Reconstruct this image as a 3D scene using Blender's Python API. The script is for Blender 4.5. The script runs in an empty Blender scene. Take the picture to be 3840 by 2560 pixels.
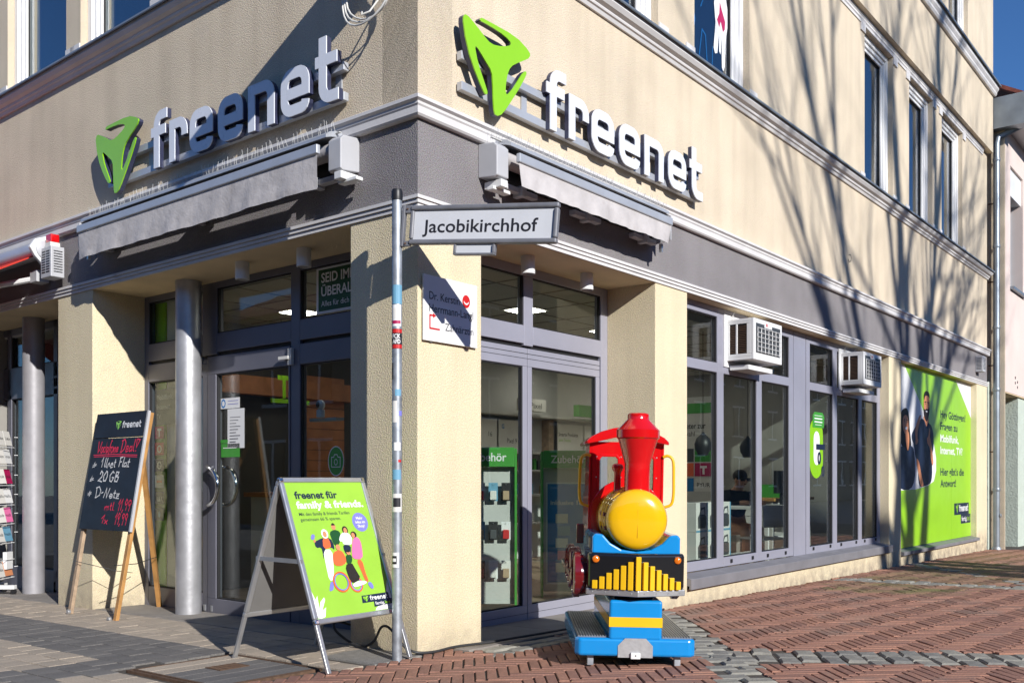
import bpy, math, random
from mathutils import Vector, Matrix
R = math.radians
rng = random.Random(11)
sc = bpy.context.scene
COL = sc.collection

# ---------------------------------------------------------------- camera, sky, sun, exposure
cd = bpy.data.cameras.new('camera'); cam = bpy.data.objects.new('camera', cd); COL.objects.link(cam)
cam.location = (-4.252, -4.198, 1.1)
CAM_AZ = 38.957
cam.rotation_euler = (R(90), 0, R(CAM_AZ - 90))
cd.sensor_fit = 'HORIZONTAL'; cd.sensor_width = 36; cd.lens = 33.341
cd.shift_y = 0.1339; cd.clip_start = 0.05; cd.clip_end = 900
sc.camera = cam

SUN_AZ, SUN_EL = 69.8, 24.5            # heading in which the light travels, and its height
wd = bpy.data.worlds.new('World'); sc.world = wd; wd.use_nodes = True
wn = wd.node_tree
sky = wn.nodes.new('ShaderNodeTexSky'); sky.sky_type = 'NISHITA'; sky.sun_disc = False
sky.sun_elevation = R(SUN_EL); sky.sun_rotation = R(90 - (SUN_AZ + 180))
sky.altitude = 150; sky.air_density = 1.0; sky.dust_density = 0.0; sky.ozone_density = 10.0
wn.links.new(sky.outputs[0], wn.nodes['Background'].inputs[0])
wn.nodes['Background'].inputs[1].default_value = 0.11
sd = bpy.data.lights.new('sun', 'SUN'); so = bpy.data.objects.new('sun', sd); COL.objects.link(so)
sd.energy = 5.0; sd.angle = R(0.53); sd.color = (1.0, 0.972, 0.925)
LDIR = Vector((math.cos(R(SUN_EL)) * math.cos(R(SUN_AZ)), math.cos(R(SUN_EL)) * math.sin(R(SUN_AZ)), -math.sin(R(SUN_EL))))
so.rotation_euler = LDIR.to_track_quat('-Z', 'Y').to_euler(); so.location = (-8, -20, 14)
sc.view_settings.view_transform = 'Standard'; sc.view_settings.look = 'None'
sc.view_settings.exposure = 0.20; sc.view_settings.gamma = 1.0; sc.view_settings.use_curve_mapping = False
sc.render.engine = 'CYCLES'
sc.cycles.max_bounces = 8; sc.cycles.transparent_max_bounces = 16; sc.cycles.glossy_bounces = 5
sc.cycles.use_denoising = True; sc.cycles.sample_clamp_indirect = 6
sc.cycles.caustics_reflective = False; sc.cycles.caustics_refractive = False

# ---------------------------------------------------------------- materials
MATS = {}
def srgb(h):
    h = h.lstrip('#')
    return tuple(((int(h[i:i+2], 16) / 255) / 12.92 if int(h[i:i+2], 16) / 255 <= 0.04045 else ((int(h[i:i+2], 16) / 255 + 0.055) / 1.055) ** 2.4) for i in (0, 2, 4))
def mat(name, col, rough=0.6, metal=0.0, var=0.10, vscale=5.0, bump=0.0, bscale=60.0, bdist=0.003, coat=0.0, spec=0.5,
        island=0.0, speck=0.0, stain=None, emit=0.0, detail=4.0, alt=None, streak=0.0, foot=0.0, cspeck=0.0):
    if isinstance(col, str): col = srgb(col)
    m = bpy.data.materials.new(name); m.use_nodes = True; nt = m.node_tree; N, L = nt.nodes, nt.links
    b = N['Principled BSDF']
    b.inputs['Roughness'].default_value = rough; b.inputs['Metallic'].default_value = metal
    b.inputs['Coat Weight'].default_value = coat; b.inputs['Coat Roughness'].default_value = 0.08
    b.inputs['Specular IOR Level'].default_value = spec
    tc = N.new('ShaderNodeTexCoord')
    def noise(scale, det=4.0, rgh=0.55):
        n = N.new('ShaderNodeTexNoise'); n.inputs['Scale'].default_value = scale; n.inputs['Detail'].default_value = det
        n.inputs['Roughness'].default_value = rgh; L.new(tc.outputs['Object'], n.inputs['Vector']); return n.outputs['Fac']
    def mix(fac, a, c, mode='MIX'):
        x = N.new('ShaderNodeMix'); x.data_type = 'RGBA'; x.blend_type = mode
        if isinstance(fac, float): x.inputs[0].default_value = fac
        else: L.new(fac, x.inputs[0])
        for i, v in ((6, a), (7, c)):
            if isinstance(v, tuple): x.inputs[i].default_value = (*v[:3], 1)
            else: L.new(v, x.inputs[i])
        return x.outputs[2]
    def ramp(f, lo, hi):
        r = N.new('ShaderNodeMapRange'); r.inputs[1].default_value = lo; r.inputs[2].default_value = hi; L.new(f, r.inputs[0]); return r.outputs[0]
    c = tuple(col)
    if alt is not None:
        oi = N.new('ShaderNodeObjectInfo'); gi = N.new('ShaderNodeNewGeometry')
        ad = N.new('ShaderNodeMath'); ad.operation = 'ADD'; L.new(oi.outputs['Random'], ad.inputs[0]); L.new(gi.outputs['Random Per Island'], ad.inputs[1])
        fr = N.new('ShaderNodeMath'); fr.operation = 'FRACT'; L.new(ad.outputs[0], fr.inputs[0])
        c = mix(fr.outputs[0], c, tuple(alt))
    if var > 0:
        f = ramp(noise(vscale, detail), 0.3, 0.7)
        lo = mix(1.0, c, (1 - var,) * 3, 'MULTIPLY'); hi = mix(1.0, c, (1 + var * 0.6,) * 3, 'MULTIPLY')
        c = mix(f, lo, hi)
    if speck > 0:
        f = ramp(noise(bscale * 1.3, 2.0), 0.40, 0.62)
        c = mix(f, mix(1.0, c, (1 - speck,) * 3, 'MULTIPLY'), mix(1.0, c, (1 + speck * .5,) * 3, 'MULTIPLY'))
    if cspeck > 0:
        n = N.new('ShaderNodeTexNoise'); n.inputs['Scale'].default_value = bscale*1.1; n.inputs['Detail'].default_value = 2; L.new(tc.outputs['Object'], n.inputs['Vector'])
        c = mix(cspeck, c, n.outputs['Color'], 'SOFT_LIGHT')
    if streak > 0:                      # rain streaks: noise drawn out vertically
        mp = N.new('ShaderNodeMapping'); mp.inputs['Scale'].default_value = (5, 5, .30) if streak < 1 else (5, .3, 5); L.new(tc.outputs['Object'], mp.inputs['Vector'])
        n = N.new('ShaderNodeTexNoise'); n.inputs['Scale'].default_value = 1.0; n.inputs['Detail'].default_value = 5; L.new(mp.outputs[0], n.inputs['Vector'])
        k = streak % 1
        c = mix(ramp(n.outputs['Fac'], .42, .68), c, mix(1.0, c, (1-k, 1-k*1.08, 1-k*1.15), 'MULTIPLY'))
    if foot > 0:                        # splash dirt near the pavement
        sx = N.new('ShaderNodeSeparateXYZ'); L.new(tc.outputs['Object'], sx.inputs[0])
        hz = ramp(sx.outputs[2], foot, -.12); ns = ramp(noise(7.0, 6.0, .7), .30, .62)
        ml = N.new('ShaderNodeMath'); ml.operation = 'MULTIPLY'; ml.use_clamp = True; L.new(hz, ml.inputs[0]); L.new(ns, ml.inputs[1])
        c = mix(ml.outputs[0], c, (.33, .27, .20))
    if stain is not None:
        scol, sscale, lo, hi = stain
        f = ramp(noise(sscale, 6.0, 0.65), lo, hi)
        c = mix(f, c, tuple(scol))
    if isinstance(c, tuple): b.inputs['Base Color'].default_value = (*c[:3], 1)
    else: L.new(c, b.inputs['Base Color'])
    if rough < 0.7 and var > 0:
        f = noise(vscale * 2.3); r = N.new('ShaderNodeMapRange'); L.new(f, r.inputs[0])
        r.inputs[3].default_value = max(0.03, rough * 0.75); r.inputs[4].default_value = min(1, rough * 1.3); L.new(r.outputs[0], b.inputs['Roughness'])
    if bump > 0:
        bn = N.new('ShaderNodeBump'); bn.inputs['Strength'].default_value = bump; bn.inputs['Distance'].default_value = bdist
        L.new(noise(bscale, 3.0, 0.6), bn.inputs['Height']); L.new(bn.outputs[0], b.inputs['Normal'])
    if emit > 0:
        b.inputs['Emission Color'].default_value = (*col[:3], 1); b.inputs['Emission Strength'].default_value = emit
    MATS[name] = m
    return m
def glass_mat(name, tint=(0.88, 0.92, 0.90), base=0.05, gain=0.9, rough=0.0):
    m = bpy.data.materials.new(name); m.use_nodes = True; N, L = m.node_tree.nodes, m.node_tree.links
    N.remove(N['Principled BSDF'])
    t = N.new('ShaderNodeBsdfTransparent'); t.inputs[0].default_value = (*tint, 1)
    g = N.new('ShaderNodeBsdfGlossy'); g.inputs['Roughness'].default_value = rough; g.inputs[0].default_value = (.97, .98, 1, 1)
    lw = N.new('ShaderNodeLayerWeight'); lw.inputs[0].default_value = .5
    pw = N.new('ShaderNodeMath'); pw.operation = 'POWER'; L.new(lw.outputs['Facing'], pw.inputs[0]); pw.inputs[1].default_value = 5.0
    mm = N.new('ShaderNodeMath'); mm.operation = 'MULTIPLY_ADD'; L.new(pw.outputs[0], mm.inputs[0]); mm.inputs[1].default_value = gain; mm.inputs[2].default_value = base; mm.use_clamp = True
    tc = N.new('ShaderNodeTexCoord'); n = N.new('ShaderNodeTexNoise'); n.inputs['Scale'].default_value = 1.6; L.new(tc.outputs['Object'], n.inputs['Vector'])
    bn = N.new('ShaderNodeBump'); bn.inputs['Strength'].default_value = 0.03; bn.inputs['Distance'].default_value = 0.02; L.new(n.outputs['Fac'], bn.inputs['Height']); L.new(bn.outputs[0], g.inputs['Normal'])
    x = N.new('ShaderNodeMixShader'); L.new(mm.outputs[0], x.inputs[0]); L.new(t.outputs[0], x.inputs[1]); L.new(g.outputs[0], x.inputs[2])
    L.new(x.outputs[0], N['Material Output'].inputs[0]); MATS[name] = m; return m

mat('plaster_upper', (.715, .605, .455), .92, var=.10, vscale=1.3, bump=1.0, bscale=100, bdist=.007, speck=.16, cspeck=.25, streak=1.10, stain=((.45, .40, .34), .55, .60, .85))
mat('plaster_pillar', (.77, .665, .455), .92, var=.07, vscale=1.6, bump=1.0, bscale=95, bdist=.0065, speck=.15, cspeck=.30, streak=.07, foot=.22, stain=((.48, .42, .32), .8, .66, .9))
mat('plaster_grey', (.27, .25, .255), .9, var=.14, vscale=1.5, bump=1.0, bscale=105, bdist=.010, speck=.24, cspeck=.3, streak=.06)
mat('trim_white', (.66, .64, .635), .62, var=.10, vscale=3, bump=.25, bscale=40, bdist=.003, stain=((.34, .30, .27), 2.4, .62, .82))
mat('soffit', (.76, .61, .39), .93, var=.12, vscale=2.2, bump=.7, bscale=90, bdist=.006)
mat('zinc', (.27, .31, .35), .42, metal=.55, var=.16, vscale=4, bump=.1, bscale=18)
mat('copper_brown', (.23, .13, .10), .45, metal=.35, var=.22, vscale=3)
mat('alu_frame', (.36, .36, .43), .38, metal=.25, var=.07, vscale=2.5)
mat('alu_frame_dark', (.155, .155, .19), .4, metal=.25, var=.07, vscale=2.5)
mat('gasket', (.012, .012, .014), .6, var=0)
mat('upvc', (.80, .79, .78), .35, var=.05, vscale=4)
mat('white_paint', (.74, .74, .735), .42, var=.06, vscale=4)
mat('sill_grey', (.20, .195, .21), .5, var=.15, vscale=4, bump=.05)
mat('board_back', (.17, .165, .16), .6, var=.1)
mat('lamp_glow', (1.0, .93, .82), .5, var=0, emit=17.0)
mat('grey_paint', (.47, .47, .49), .45, var=.07, vscale=4, bump=.05)
mat('valance', (.50, .47, .465), .85, var=.16, vscale=5, bump=.3, bscale=14, bdist=.02, stain=((.33, .30, .29), 3.2, .55, .8))
mat('rail_grey', (.50, .52, .56), .35, metal=.35, var=.08)
mat('black', (.014, .014, .016), .45, var=.1)
mat('black_gloss', (.010, .010, .012), .16, var=.05, coat=.5)
mat('letter_face', (.74, .765, .83), .28, var=.05, vscale=2, coat=.3)
mat('letter_side', (.035, .04, .085), .4, var=.25, vscale=16)
mat('logo_green', (.27, .60, .008), .22, var=.03, coat=.6)
mat('steel', (.48, .50, .52), .38, metal=.85, var=.22, vscale=9, bump=.05, bscale=30)
mat('galvanised', (.40, .43, .47), .5, metal=.6, var=.38, vscale=11, bump=.12, bscale=24, bdist=.004)
mat('silver_paint', (.52, .52, .54), .42, metal=.62, var=.14, vscale=7, bump=.35, bscale=22, bdist=.004)
mat('silver_matt', (.36, .35, .37), .5, metal=.3, var=.12, vscale=6, bump=.2, bscale=18, stain=((.58, .54, .50), 7, .70, .76))
mat('chrome', (.68, .68, .68), .08, metal=1.0, var=.03)
mat('aluminium', (.60, .61, .63), .32, metal=.75, var=.1, vscale=7)
mat('tread_plate', (.55, .55, .56), .4, metal=.7, var=.12, vscale=28, bump=.35, bscale=60, bdist=.003)
mat('sign_white', (.62, .63, .66), .5, var=.06, vscale=6, bump=.1, bscale=160)
mat('sign_frame', (.25, .25, .27), .5, metal=.4, var=.18, vscale=8)
mat('ink', (.016, .016, .022), .55, var=0)
mat('ink_navy', (.008, .018, .05), .5, var=.05)
mat('print_white', (.80, .80, .80), .42, var=.02)
mat('print_green', (.30, .60, .016), .36, var=.05, vscale=2, coat=.15)
mat('poster_green', (.30, .56, .05), .40, var=.08, vscale=4, coat=.2)
mat('print_blue', (.012, .19, .52), .42, var=.05)
mat('dark_green', (.008, .075, .018), .45, var=.08)
mat('mid_green', (.05, .30, .035), .45, var=.06)
mat('skin', (.60, .32, .20), .55, var=.06, vscale=12)
mat('skin_print', (.62, .25, .12), .5, var=.03)
mat('orange_print', (.80, .13, .04), .5, var=.03)
mat('pink_print', (.76, .17, .38), .5, var=.03)
mat('violet_print', (.20, .20, .62), .5, var=.03)
mat('hair_dark', (.016, .011, .010), .6, var=.2, vscale=30)
mat('navy_cloth', (.010, .024, .060), .8, var=.15, vscale=9)
mat('magenta', (.42, .01, .09), .5, var=.04)
mat('red_print', (.55, .015, .015), .45, var=.04)
mat('red_gloss', (.60, .006, .008), .14, var=.06, vscale=3, coat=.8)
mat('maroon_gloss', (.145, .006, .009), .16, var=.12, vscale=6, coat=.7)
mat('yellow_gloss', (.80, .45, .006), .15, var=.05, vscale=3, coat=.8, stain=((.50, .26, .03), 7.0, .615, .645))
mat('yellow_paint', (.82, .48, .010), .32, var=.06, vscale=5, coat=.3)
mat('blue_gloss', (.004, .245, .62), .22, var=.07, vscale=4, coat=.6, stain=((.35, .45, .55), 9, .75, .80))
mat('rubber_grey', (.20, .22, .25), .55, var=.2, vscale=20)
mat('amber', (.72, .17, .008), .12, var=.1, coat=.8)
mat('wood', (.46, .235, .075), .5, var=.28, vscale=9, bump=.2, bscale=30)
mat('wood_worn', (.42, .30, .20), .75, var=.35, vscale=12, bump=.3, bscale=40)
mat('wood_orange', (.40, .15, .055), .5, var=.25, vscale=6)
mat('floor_wood', (.30, .22, .15), .45, var=.25, vscale=4)
mat('chalkboard', (.014, .016, .022), .5, var=.35, vscale=2.5, stain=((.035, .036, .042), 3, .55, .8))
mat('chalk_white', (.68, .68, .68), .9, var=.2, vscale=60)
mat('chalk_pink', (.72, .03, .09), .9, var=.2, vscale=60)
mat('red_fabric', (.62, .03, .012), .8, var=.1)
mat('paper', (.72, .70, .66), .7, var=.04)
mat('brick_red', (.385, .190, .128), .82, var=.20, vscale=9, bump=.6, bscale=48, bdist=.004, alt=(.27, .135, .10), speck=.14, stain=((.20, .17, .145), 1.1, .52, .80))
mat('brick_moss', (.34, .19, .12), .88, var=.22, vscale=9, bump=.6, bscale=48, bdist=.004, alt=(.21, .12, .08), stain=((.12, .135, .035), 1.8, .45, .72))
mat('sett_grey', (.31, .295, .25), .8, var=.22, vscale=7, bump=.8, bscale=24, bdist=.008, alt=(.20, .195, .18), stain=((.13, .145, .05), 2.4, .62, .85))
mat('paver_beige', (.49, .405, .315), .92, var=.14, vscale=5, bump=.7, bscale=95, bdist=.004, alt=(.40, .335, .265), speck=.22, stain=((.28, .235, .19), 1.3, .52, .82))
mat('paver_dark', (.185, .172, .16), .92, var=.16, vscale=5, bump=.7, bscale=95, bdist=.004, alt=(.145, .136, .13), speck=.22, stain=((.11, .105, .10), 2.0, .6, .85))
mat('slab_dark', (.26, .235, .21), .85, var=.16, vscale=4, bump=.3, bscale=60, stain=((.10, .09, .085), 1.4, .55, .85))
mat('joint_sand', (.085, .072, .058), .97, var=.3, vscale=30, bump=.8, bscale=120, bdist=.004)
mat('asphalt_patch', (.27, .255, .235), .92, var=.2, vscale=20, bump=.7, bscale=120, bdist=.004, speck=.25)
mat('rust', (.115, .065, .038), .8, var=.35, vscale=30, bump=.3)
mat('pink_plaster', (.70, .58, .53), .92, var=.07, vscale=1.2, bump=.35, bscale=60, bdist=.004)
mat('mint_plaster', (.50, .56, .49), .92, var=.07, bump=1.0, bscale=26, bdist=.012)
mat('roof_tile', (.20, .055, .04), .8, var=.25, vscale=8)
mat('street_house', (.17, .14, .12), .9, var=.2, vscale=.6)
mat('room_white', (.55, .54, .52), .85, var=.05)
mat('room_dim', (.30, .285, .26), .9, var=.08)
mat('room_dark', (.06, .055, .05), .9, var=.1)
mat('cable_black', (.03, .03, .032), .55, var=.15)
mat('cable_white', (.66, .65, .62), .55, var=.15)
mat('bark', (.055, .045, .036), .95, var=.3, vscale=10, bump=.8, bscale=20, bdist=.02)
mat('cloth_black', (.012, .012, .014), .9, var=.2)
mat('cardboard', (.42, .30, .19), .8, var=.1)
mat('box_blue', (.15, .35, .50), .5, var=.1)
mat('plastic_grey', (.06, .065, .07), .45, var=.1)
mat('dirt', (.12, .09, .06), .98, var=.3, vscale=20, bump=.8, bscale=60)
mat('leaf_dry', (.42, .28, .11), .85, var=.3, vscale=40)
glass_mat('glass_shop')
glass_mat('glass_upper', (.75, .80, .82), .20, .8)
glass_mat('film', (.80, .84, .82), .05, .7, .12)

# ---------------------------------------------------------------- mesh helpers
class MB:
    def __init__(s): s.v = []; s.f = []
    def add(s, vs, fs):
        o = len(s.v); s.v += [tuple(p) for p in vs]; s.f += [tuple(o + i for i in q) for q in fs]; return s
    def box(s, x0, x1, y0, y1, z0, z1):
        return s.add([(x0,y0,z0),(x1,y0,z0),(x1,y1,z0),(x0,y1,z0),(x0,y0,z1),(x1,y0,z1),(x1,y1,z1),(x0,y1,z1)],
                     [(0,3,2,1),(4,5,6,7),(0,1,5,4),(1,2,6,5),(2,3,7,6),(3,0,4,7)])
    def prism(s, poly, z0, z1):
        n = len(poly)
        a = sum(poly[i][0]*poly[(i+1)%n][1]-poly[(i+1)%n][0]*poly[i][1] for i in range(n))
        if a < 0: poly = poly[::-1]
        return s.add([(x,y,z0) for x,y in poly] + [(x,y,z1) for x,y in poly],
                     [tuple(range(n-1,-1,-1)), tuple(range(n,2*n))] + [(i,(i+1)%n,n+(i+1)%n,n+i) for i in range(n)])
    def flat(s, poly, z):
        n = len(poly); a = sum(poly[i][0]*poly[(i+1)%n][1]-poly[(i+1)%n][0]*poly[i][1] for i in range(n))
        if a < 0: poly = poly[::-1]
        return s.add([(x,y,z) for x,y in poly], [tuple(range(n))])
    def tube(s, path, r, n=8, cap=True, closed=False):
        P = [Vector(p) for p in path]; rs = r if isinstance(r, (list, tuple)) else [r]*len(P)
        rings = []; prev = None
        for i, p in enumerate(P):
            if closed: d = (P[(i+1)%len(P)] - P[i-1])
            else: d = (P[min(i+1,len(P)-1)] - P[max(i-1,0)])
            d = d.normalized() if d.length > 1e-9 else Vector((0,0,1))
            if prev is None:
                a = Vector((0,0,1)) if abs(d.z) < .9 else Vector((1,0,0)); x = d.cross(a).normalized()
            else: x = (prev - d*prev.dot(d)); x = x.normalized() if x.length > 1e-6 else d.orthogonal().normalized()
            prev = x; y = d.cross(x)
            rings.append([p + (x*math.cos(2*math.pi*k/n) + y*math.sin(2*math.pi*k/n))*rs[i] for k in range(n)])
        vs = [q for rg in rings for q in rg]; m = len(P); fs = []
        for i in range(m if closed else m-1):
            j = (i+1) % m
            for k in range(n): fs.append((i*n+k, i*n+(k+1)%n, j*n+(k+1)%n, j*n+k))
        if cap and not closed: fs += [tuple(range(n-1,-1,-1)), tuple((m-1)*n+k for k in range(n))]
        return s.add(vs, fs)
    def lathe(s, prof, n=24, c=(0,0,0), axis='z', cap=True):
        vs = []; m = len(prof)
        for r, h in prof:
            for k in range(n):
                a = 2*math.pi*k/n; x, y = r*math.cos(a), r*math.sin(a)
                p = (x,y,h) if axis == 'z' else ((x,-h,y) if axis == '-y' else ((h,x,y) if axis == 'x' else (-h,y,x)))
                vs.append((p[0]+c[0], p[1]+c[1], p[2]+c[2]))
        fs = [(i*n+k, i*n+(k+1)%n, (i+1)*n+(k+1)%n, (i+1)*n+k) for i in range(m-1) for k in range(n)]
        if cap: fs += [tuple(range(n-1,-1,-1)), tuple((m-1)*n+k for k in range(n))]
        return s.add(vs, fs)
    def ball(s, c, r, nu=14, nv=9):
        rx, ry, rz = r if isinstance(r, (tuple, list)) else (r, r, r)
        vs = [(c[0], c[1], c[2]-rz)]
        for j in range(1, nv):
            t = -math.pi/2 + math.pi*j/nv
            for k in range(nu):
                a = 2*math.pi*k/nu; vs.append((c[0]+rx*math.cos(t)*math.cos(a), c[1]+ry*math.cos(t)*math.sin(a), c[2]+rz*math.sin(t)))
        vs.append((c[0], c[1], c[2]+rz)); L_ = len(vs)-1
        fs = [(0, 1+(k+1)%nu, 1+k) for k in range(nu)]
        fs += [(1+j*nu+k, 1+j*nu+(k+1)%nu, 1+(j+1)*nu+(k+1)%nu, 1+(j+1)*nu+k) for j in range(nv-2) for k in range(nu)]
        fs += [(1+(nv-2)*nu+k, 1+(nv-2)*nu+(k+1)%nu, L_) for k in range(nu)]
        return s.add(vs, fs)
    def loft(s, rings, cap=True):
        n = len(rings[0]); vs = [p for r in rings for p in r]
        fs = [(i*n+k, i*n+(k+1)%n, (i+1)*n+(k+1)%n, (i+1)*n+k) for i in range(len(rings)-1) for k in range(n)]
        if cap: fs += [tuple(range(n-1,-1,-1)), tuple((len(rings)-1)*n+k for k in range(n))]
        return s.add(vs, fs)
    def rbox(s, x0, x1, y0, y1, z0, z1, c=.003):        # box whose top edge is chamfered
        vs = [(x0,y0,z0),(x1,y0,z0),(x1,y1,z0),(x0,y1,z0),(x0,y0,z1-c),(x1,y0,z1-c),(x1,y1,z1-c),(x0,y1,z1-c),
              (x0+c,y0+c,z1),(x1-c,y0+c,z1),(x1-c,y1-c,z1),(x0+c,y1-c,z1)]
        return s.add(vs, [(0,1,5,4),(1,2,6,5),(2,3,7,6),(3,0,4,7),(4,5,9,8),(5,6,10,9),(6,7,11,10),(7,4,8,11),(8,9,10,11)])
    def xf(s, M):
        s.v = [tuple(M @ Vector(p)) for p in s.v]; return s
    def mesh(s, name, m=None, smooth=None):
        me = bpy.data.meshes.new(name); me.from_pydata(s.v, [], s.f); me.validate()
        if m: me.materials.append(MATS[m])
        if smooth:
            me.polygons.foreach_set('use_smooth', [True]*len(me.polygons))
            me.set_sharp_from_angle(angle=R(smooth if smooth is not True else 35))
        me.update(); return me
def link(name, data, parent=None, M=None):
    o = bpy.data.objects.new(name, data); COL.objects.link(o)
    if parent is not None: o.parent = parent
    if M is not None: o.matrix_local = M
    return o
def bevel(o, w, seg=2):
    b = o.modifiers.new('bevel', 'BEVEL'); b.width = w; b.segments = seg; b.limit_method = 'ANGLE'; b.angle_limit = R(40); b.harden_normals = False
    return o
def part(name, mb, m, parent, M=None, smooth=None, bev=0, seg=2):
    o = link(name, mb.mesh(name, m, smooth), parent, M)
    if bev: bevel(o, bev, seg)
    return o
def tag(o, label, cat, group=None, kind=None):
    o['label'] = label; o['category'] = cat
    if group: o['group'] = group
    if kind: o['kind'] = kind
    return o
def thing(name, label, cat, M=None, group=None, kind=None):
    o = link(name, None, None, M); o.empty_display_size = .1
    return tag(o, label, cat, group, kind)
def sub(name, parent, M=None): return link(name, None, parent, M)
def struct(name, mb, m, M=None):
    o = part(name, mb, m, None, M); o['kind'] = 'structure'; return o
def T(x, y, z): return Matrix.Translation((x, y, z))
def RZ(a): return Matrix.Rotation(R(a), 4, 'Z')
def frame3(o, u, v):
    u = Vector(u).normalized(); w = u.cross(Vector(v)).normalized(); v = w.cross(u)
    return Matrix(((u.x,v.x,w.x,o[0]),(u.y,v.y,w.y,o[1]),(u.z,v.z,w.z,o[2]),(0,0,0,1)))
MR = frame3((0,0,0), (1,0,0), (0,0,1))       # right facade: along, up, out (out = -Y)
ML = frame3((0,0,0), (0,-1,0), (0,0,1))      # left facade: along (towards the corner), up, out (out = -X)
def gz(x, y): return -.014*x - .0175*y       # the street falls gently away from the corner
def arc(cx, cy, r, a0, a1, n=6):
    return [(cx + r*math.cos(R(a0+(a1-a0)*i/n)), cy + r*math.sin(R(a0+(a1-a0)*i/n))) for i in range(n+1)]
def ribbon(mb, path, w, z0, z1=None):         # a band of constant width along a 2-D path, flat or extruded
    P = [Vector((p[0], p[1])) for p in path]; Lf = []; Rt = []; n = len(P)
    for i in range(n):
        d0 = (P[i]-P[i-1]).normalized() if i > 0 else (P[1]-P[0]).normalized()
        d1 = (P[i+1]-P[i]).normalized() if i < n-1 else d0
        t = (d0+d1); t = t.normalized() if t.length > 1e-6 else d0
        nn = Vector((-t.y, t.x)); k = max(.45, nn.dot(Vector((-d0.y, d0.x))))
        Lf.append(P[i]+nn*(w/2/k)); Rt.append(P[i]-nn*(w/2/k))
    if z1 is None:
        mb.add([(p.x,p.y,z0) for p in Lf]+[(p.x,p.y,z0) for p in Rt], [(n+i, n+i+1, i+1, i) for i in range(n-1)])
    else:
        vs = [(p.x,p.y,z) for z in (z0, z1) for p in Lf] + [(p.x,p.y,z) for z in (z0, z1) for p in Rt]
        fs = []
        for i in range(n-1):
            fs += [(3*n+i,3*n+i+1,n+i+1,n+i),(i,i+1,2*n+i+1,2*n+i),(i+1,i,n+i,n+i+1),(2*n+i,2*n+i+1,3*n+i+1,3*n+i)]
        fs += [(0,2*n,3*n,n),(n-1,2*n-1,4*n-1,3*n-1)]
        mb.add(vs, fs)
    return mb
# lettering: all strings are turned into meshes once, before the scene fills up
TEXTS = {}
def bake_texts(items):
    objs = []
    for txt, bold in items:
        cu = bpy.data.curves.new('t', 'FONT'); cu.body = txt; cu.size = 1; cu.resolution_u = 3; cu.offset = bold; cu.space_character = 1.0
        o = bpy.data.objects.new('t', cu); COL.objects.link(o); objs.append((txt, bold, o, cu))
    dg = bpy.context.evaluated_depsgraph_get(); dg.update()
    for txt, bold, o, cu in objs:
        me = bpy.data.meshes.new_from_object(o.evaluated_get(dg))
        TEXTS[(txt, bold)] = ([tuple(v.co) for v in me.vertices], [tuple(p.vertices) for p in me.polygons])
        bpy.data.meshes.remove(me); bpy.data.objects.remove(o); bpy.data.curves.remove(cu)
def text(parent, txt, u, v, w, h, m, bold=0.0, width=None, align='L', name='lettering', M=None):
    vs, fs = TEXTS[(txt, bold)]
    x0 = min(p[0] for p in vs); x1 = max(p[0] for p in vs)
    s = h / .72; sx = s if width is None else width / (x1-x0)
    off = {'L': 0, 'C': -(x1-x0)*sx/2, 'R': -(x1-x0)*sx}[align]
    mb = MB(); mb.add([(u+off+(p[0]-x0)*sx, v+p[1]*s, w) for p in vs], fs)
    return part(name, mb, m, parent, M)
bake_texts([(t, b) for t, b in [
    ('Jacobikirchhof', .012), ('Dr. Kerstin', 0.0), ('Herrmann-Langl', 0.0), ('Zahn\u00e4rztin', 0.0),
    ('SEID IMMER', .02), ('\u00dcBERALL', .02), ('Alles f\u00fcr dich und', 0.0), ('Mobilfunk.', 0.0), ('Internet.', 0.0), ('TV.', 0.0), ('TV', .03),
    ('freenet f\u00fcr', .03), ('family & friends.', .03), ('Mit den family & friends Tarifen', .004), ('gemeinsam 66 % sparen.', .004),
    ('Mehr', .02), ('Infos im', .02), ('Shop!', .02), ('fertig,', .012), ('los!', .012), ('los', .012),
    ('Hey G\u00f6ttingen!', .02), ('Fragen zu', .02), ('Mobilfunk,', .02), ('Internet, TV?', .02), ('Hier gibt\u2019s die', .02), ('Antwort!', .02),
    ('Zubeh\u00f6r', .015), ('Pixel', 0.0), ('Pixel 9 Pro', 0.0), ('G', .03), ('16', 0.0), ('Smarte Produkte', .02), ('zum Testen.', .0), ('T', .06), ('O', .02), ('1&1', .02), ('PYUR', .01),
    ('FCK', .03), ('AFD', .03), ('VERO', .02), ('inklusive 1&1', .02), ('Anbieter zur', .02), ('Auswahl', 0.0), ('0', .02), ('SanDisk', .02), ('T\u00dcV', .02), ('Schule', 0.0), ('Liebe', 0.0), ('Freude', 0.0), ('Hello', 0.0), ('London', 0.0), ('R', 0.0)]])
# ---------------------------------------------------------------- the street
GM = Matrix(((1, 0, .014, 0), (0, 1, .0175, 0), (-.014, -.0175, 1, 0), (0, 0, 0, 1)))
def inpoly(x, y, P):
    c = False; n = len(P); j = n-1
    for i in range(n):
        if (P[i][1] > y) != (P[j][1] > y) and x < (P[j][0]-P[i][0])*(y-P[i][1])/(P[j][1]-P[i][1])+P[i][0]: c = not c
        j = i
    return c
FX, FY = math.cos(R(CAM_AZ)), math.sin(R(CAM_AZ))
def view(x, y):                                # ground point -> (across, down, depth) as seen from the camera
    dx, dy = x+4.252, y+4.198
    d = dx*FX+dy*FY
    if d < .5: return 9, 9, d
    return (dx*FY-dy*FX)/d, 1.1/d, d
struct('ground', MB().box(-160, 160, -160, 160, -.40, -.030), 'asphalt_patch', GM)
SETT_A = [(1.05,-1.28), (1.40,-1.52), (3.7,-5.05), (3.30,-5.25), (.95,-1.72)]
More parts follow.
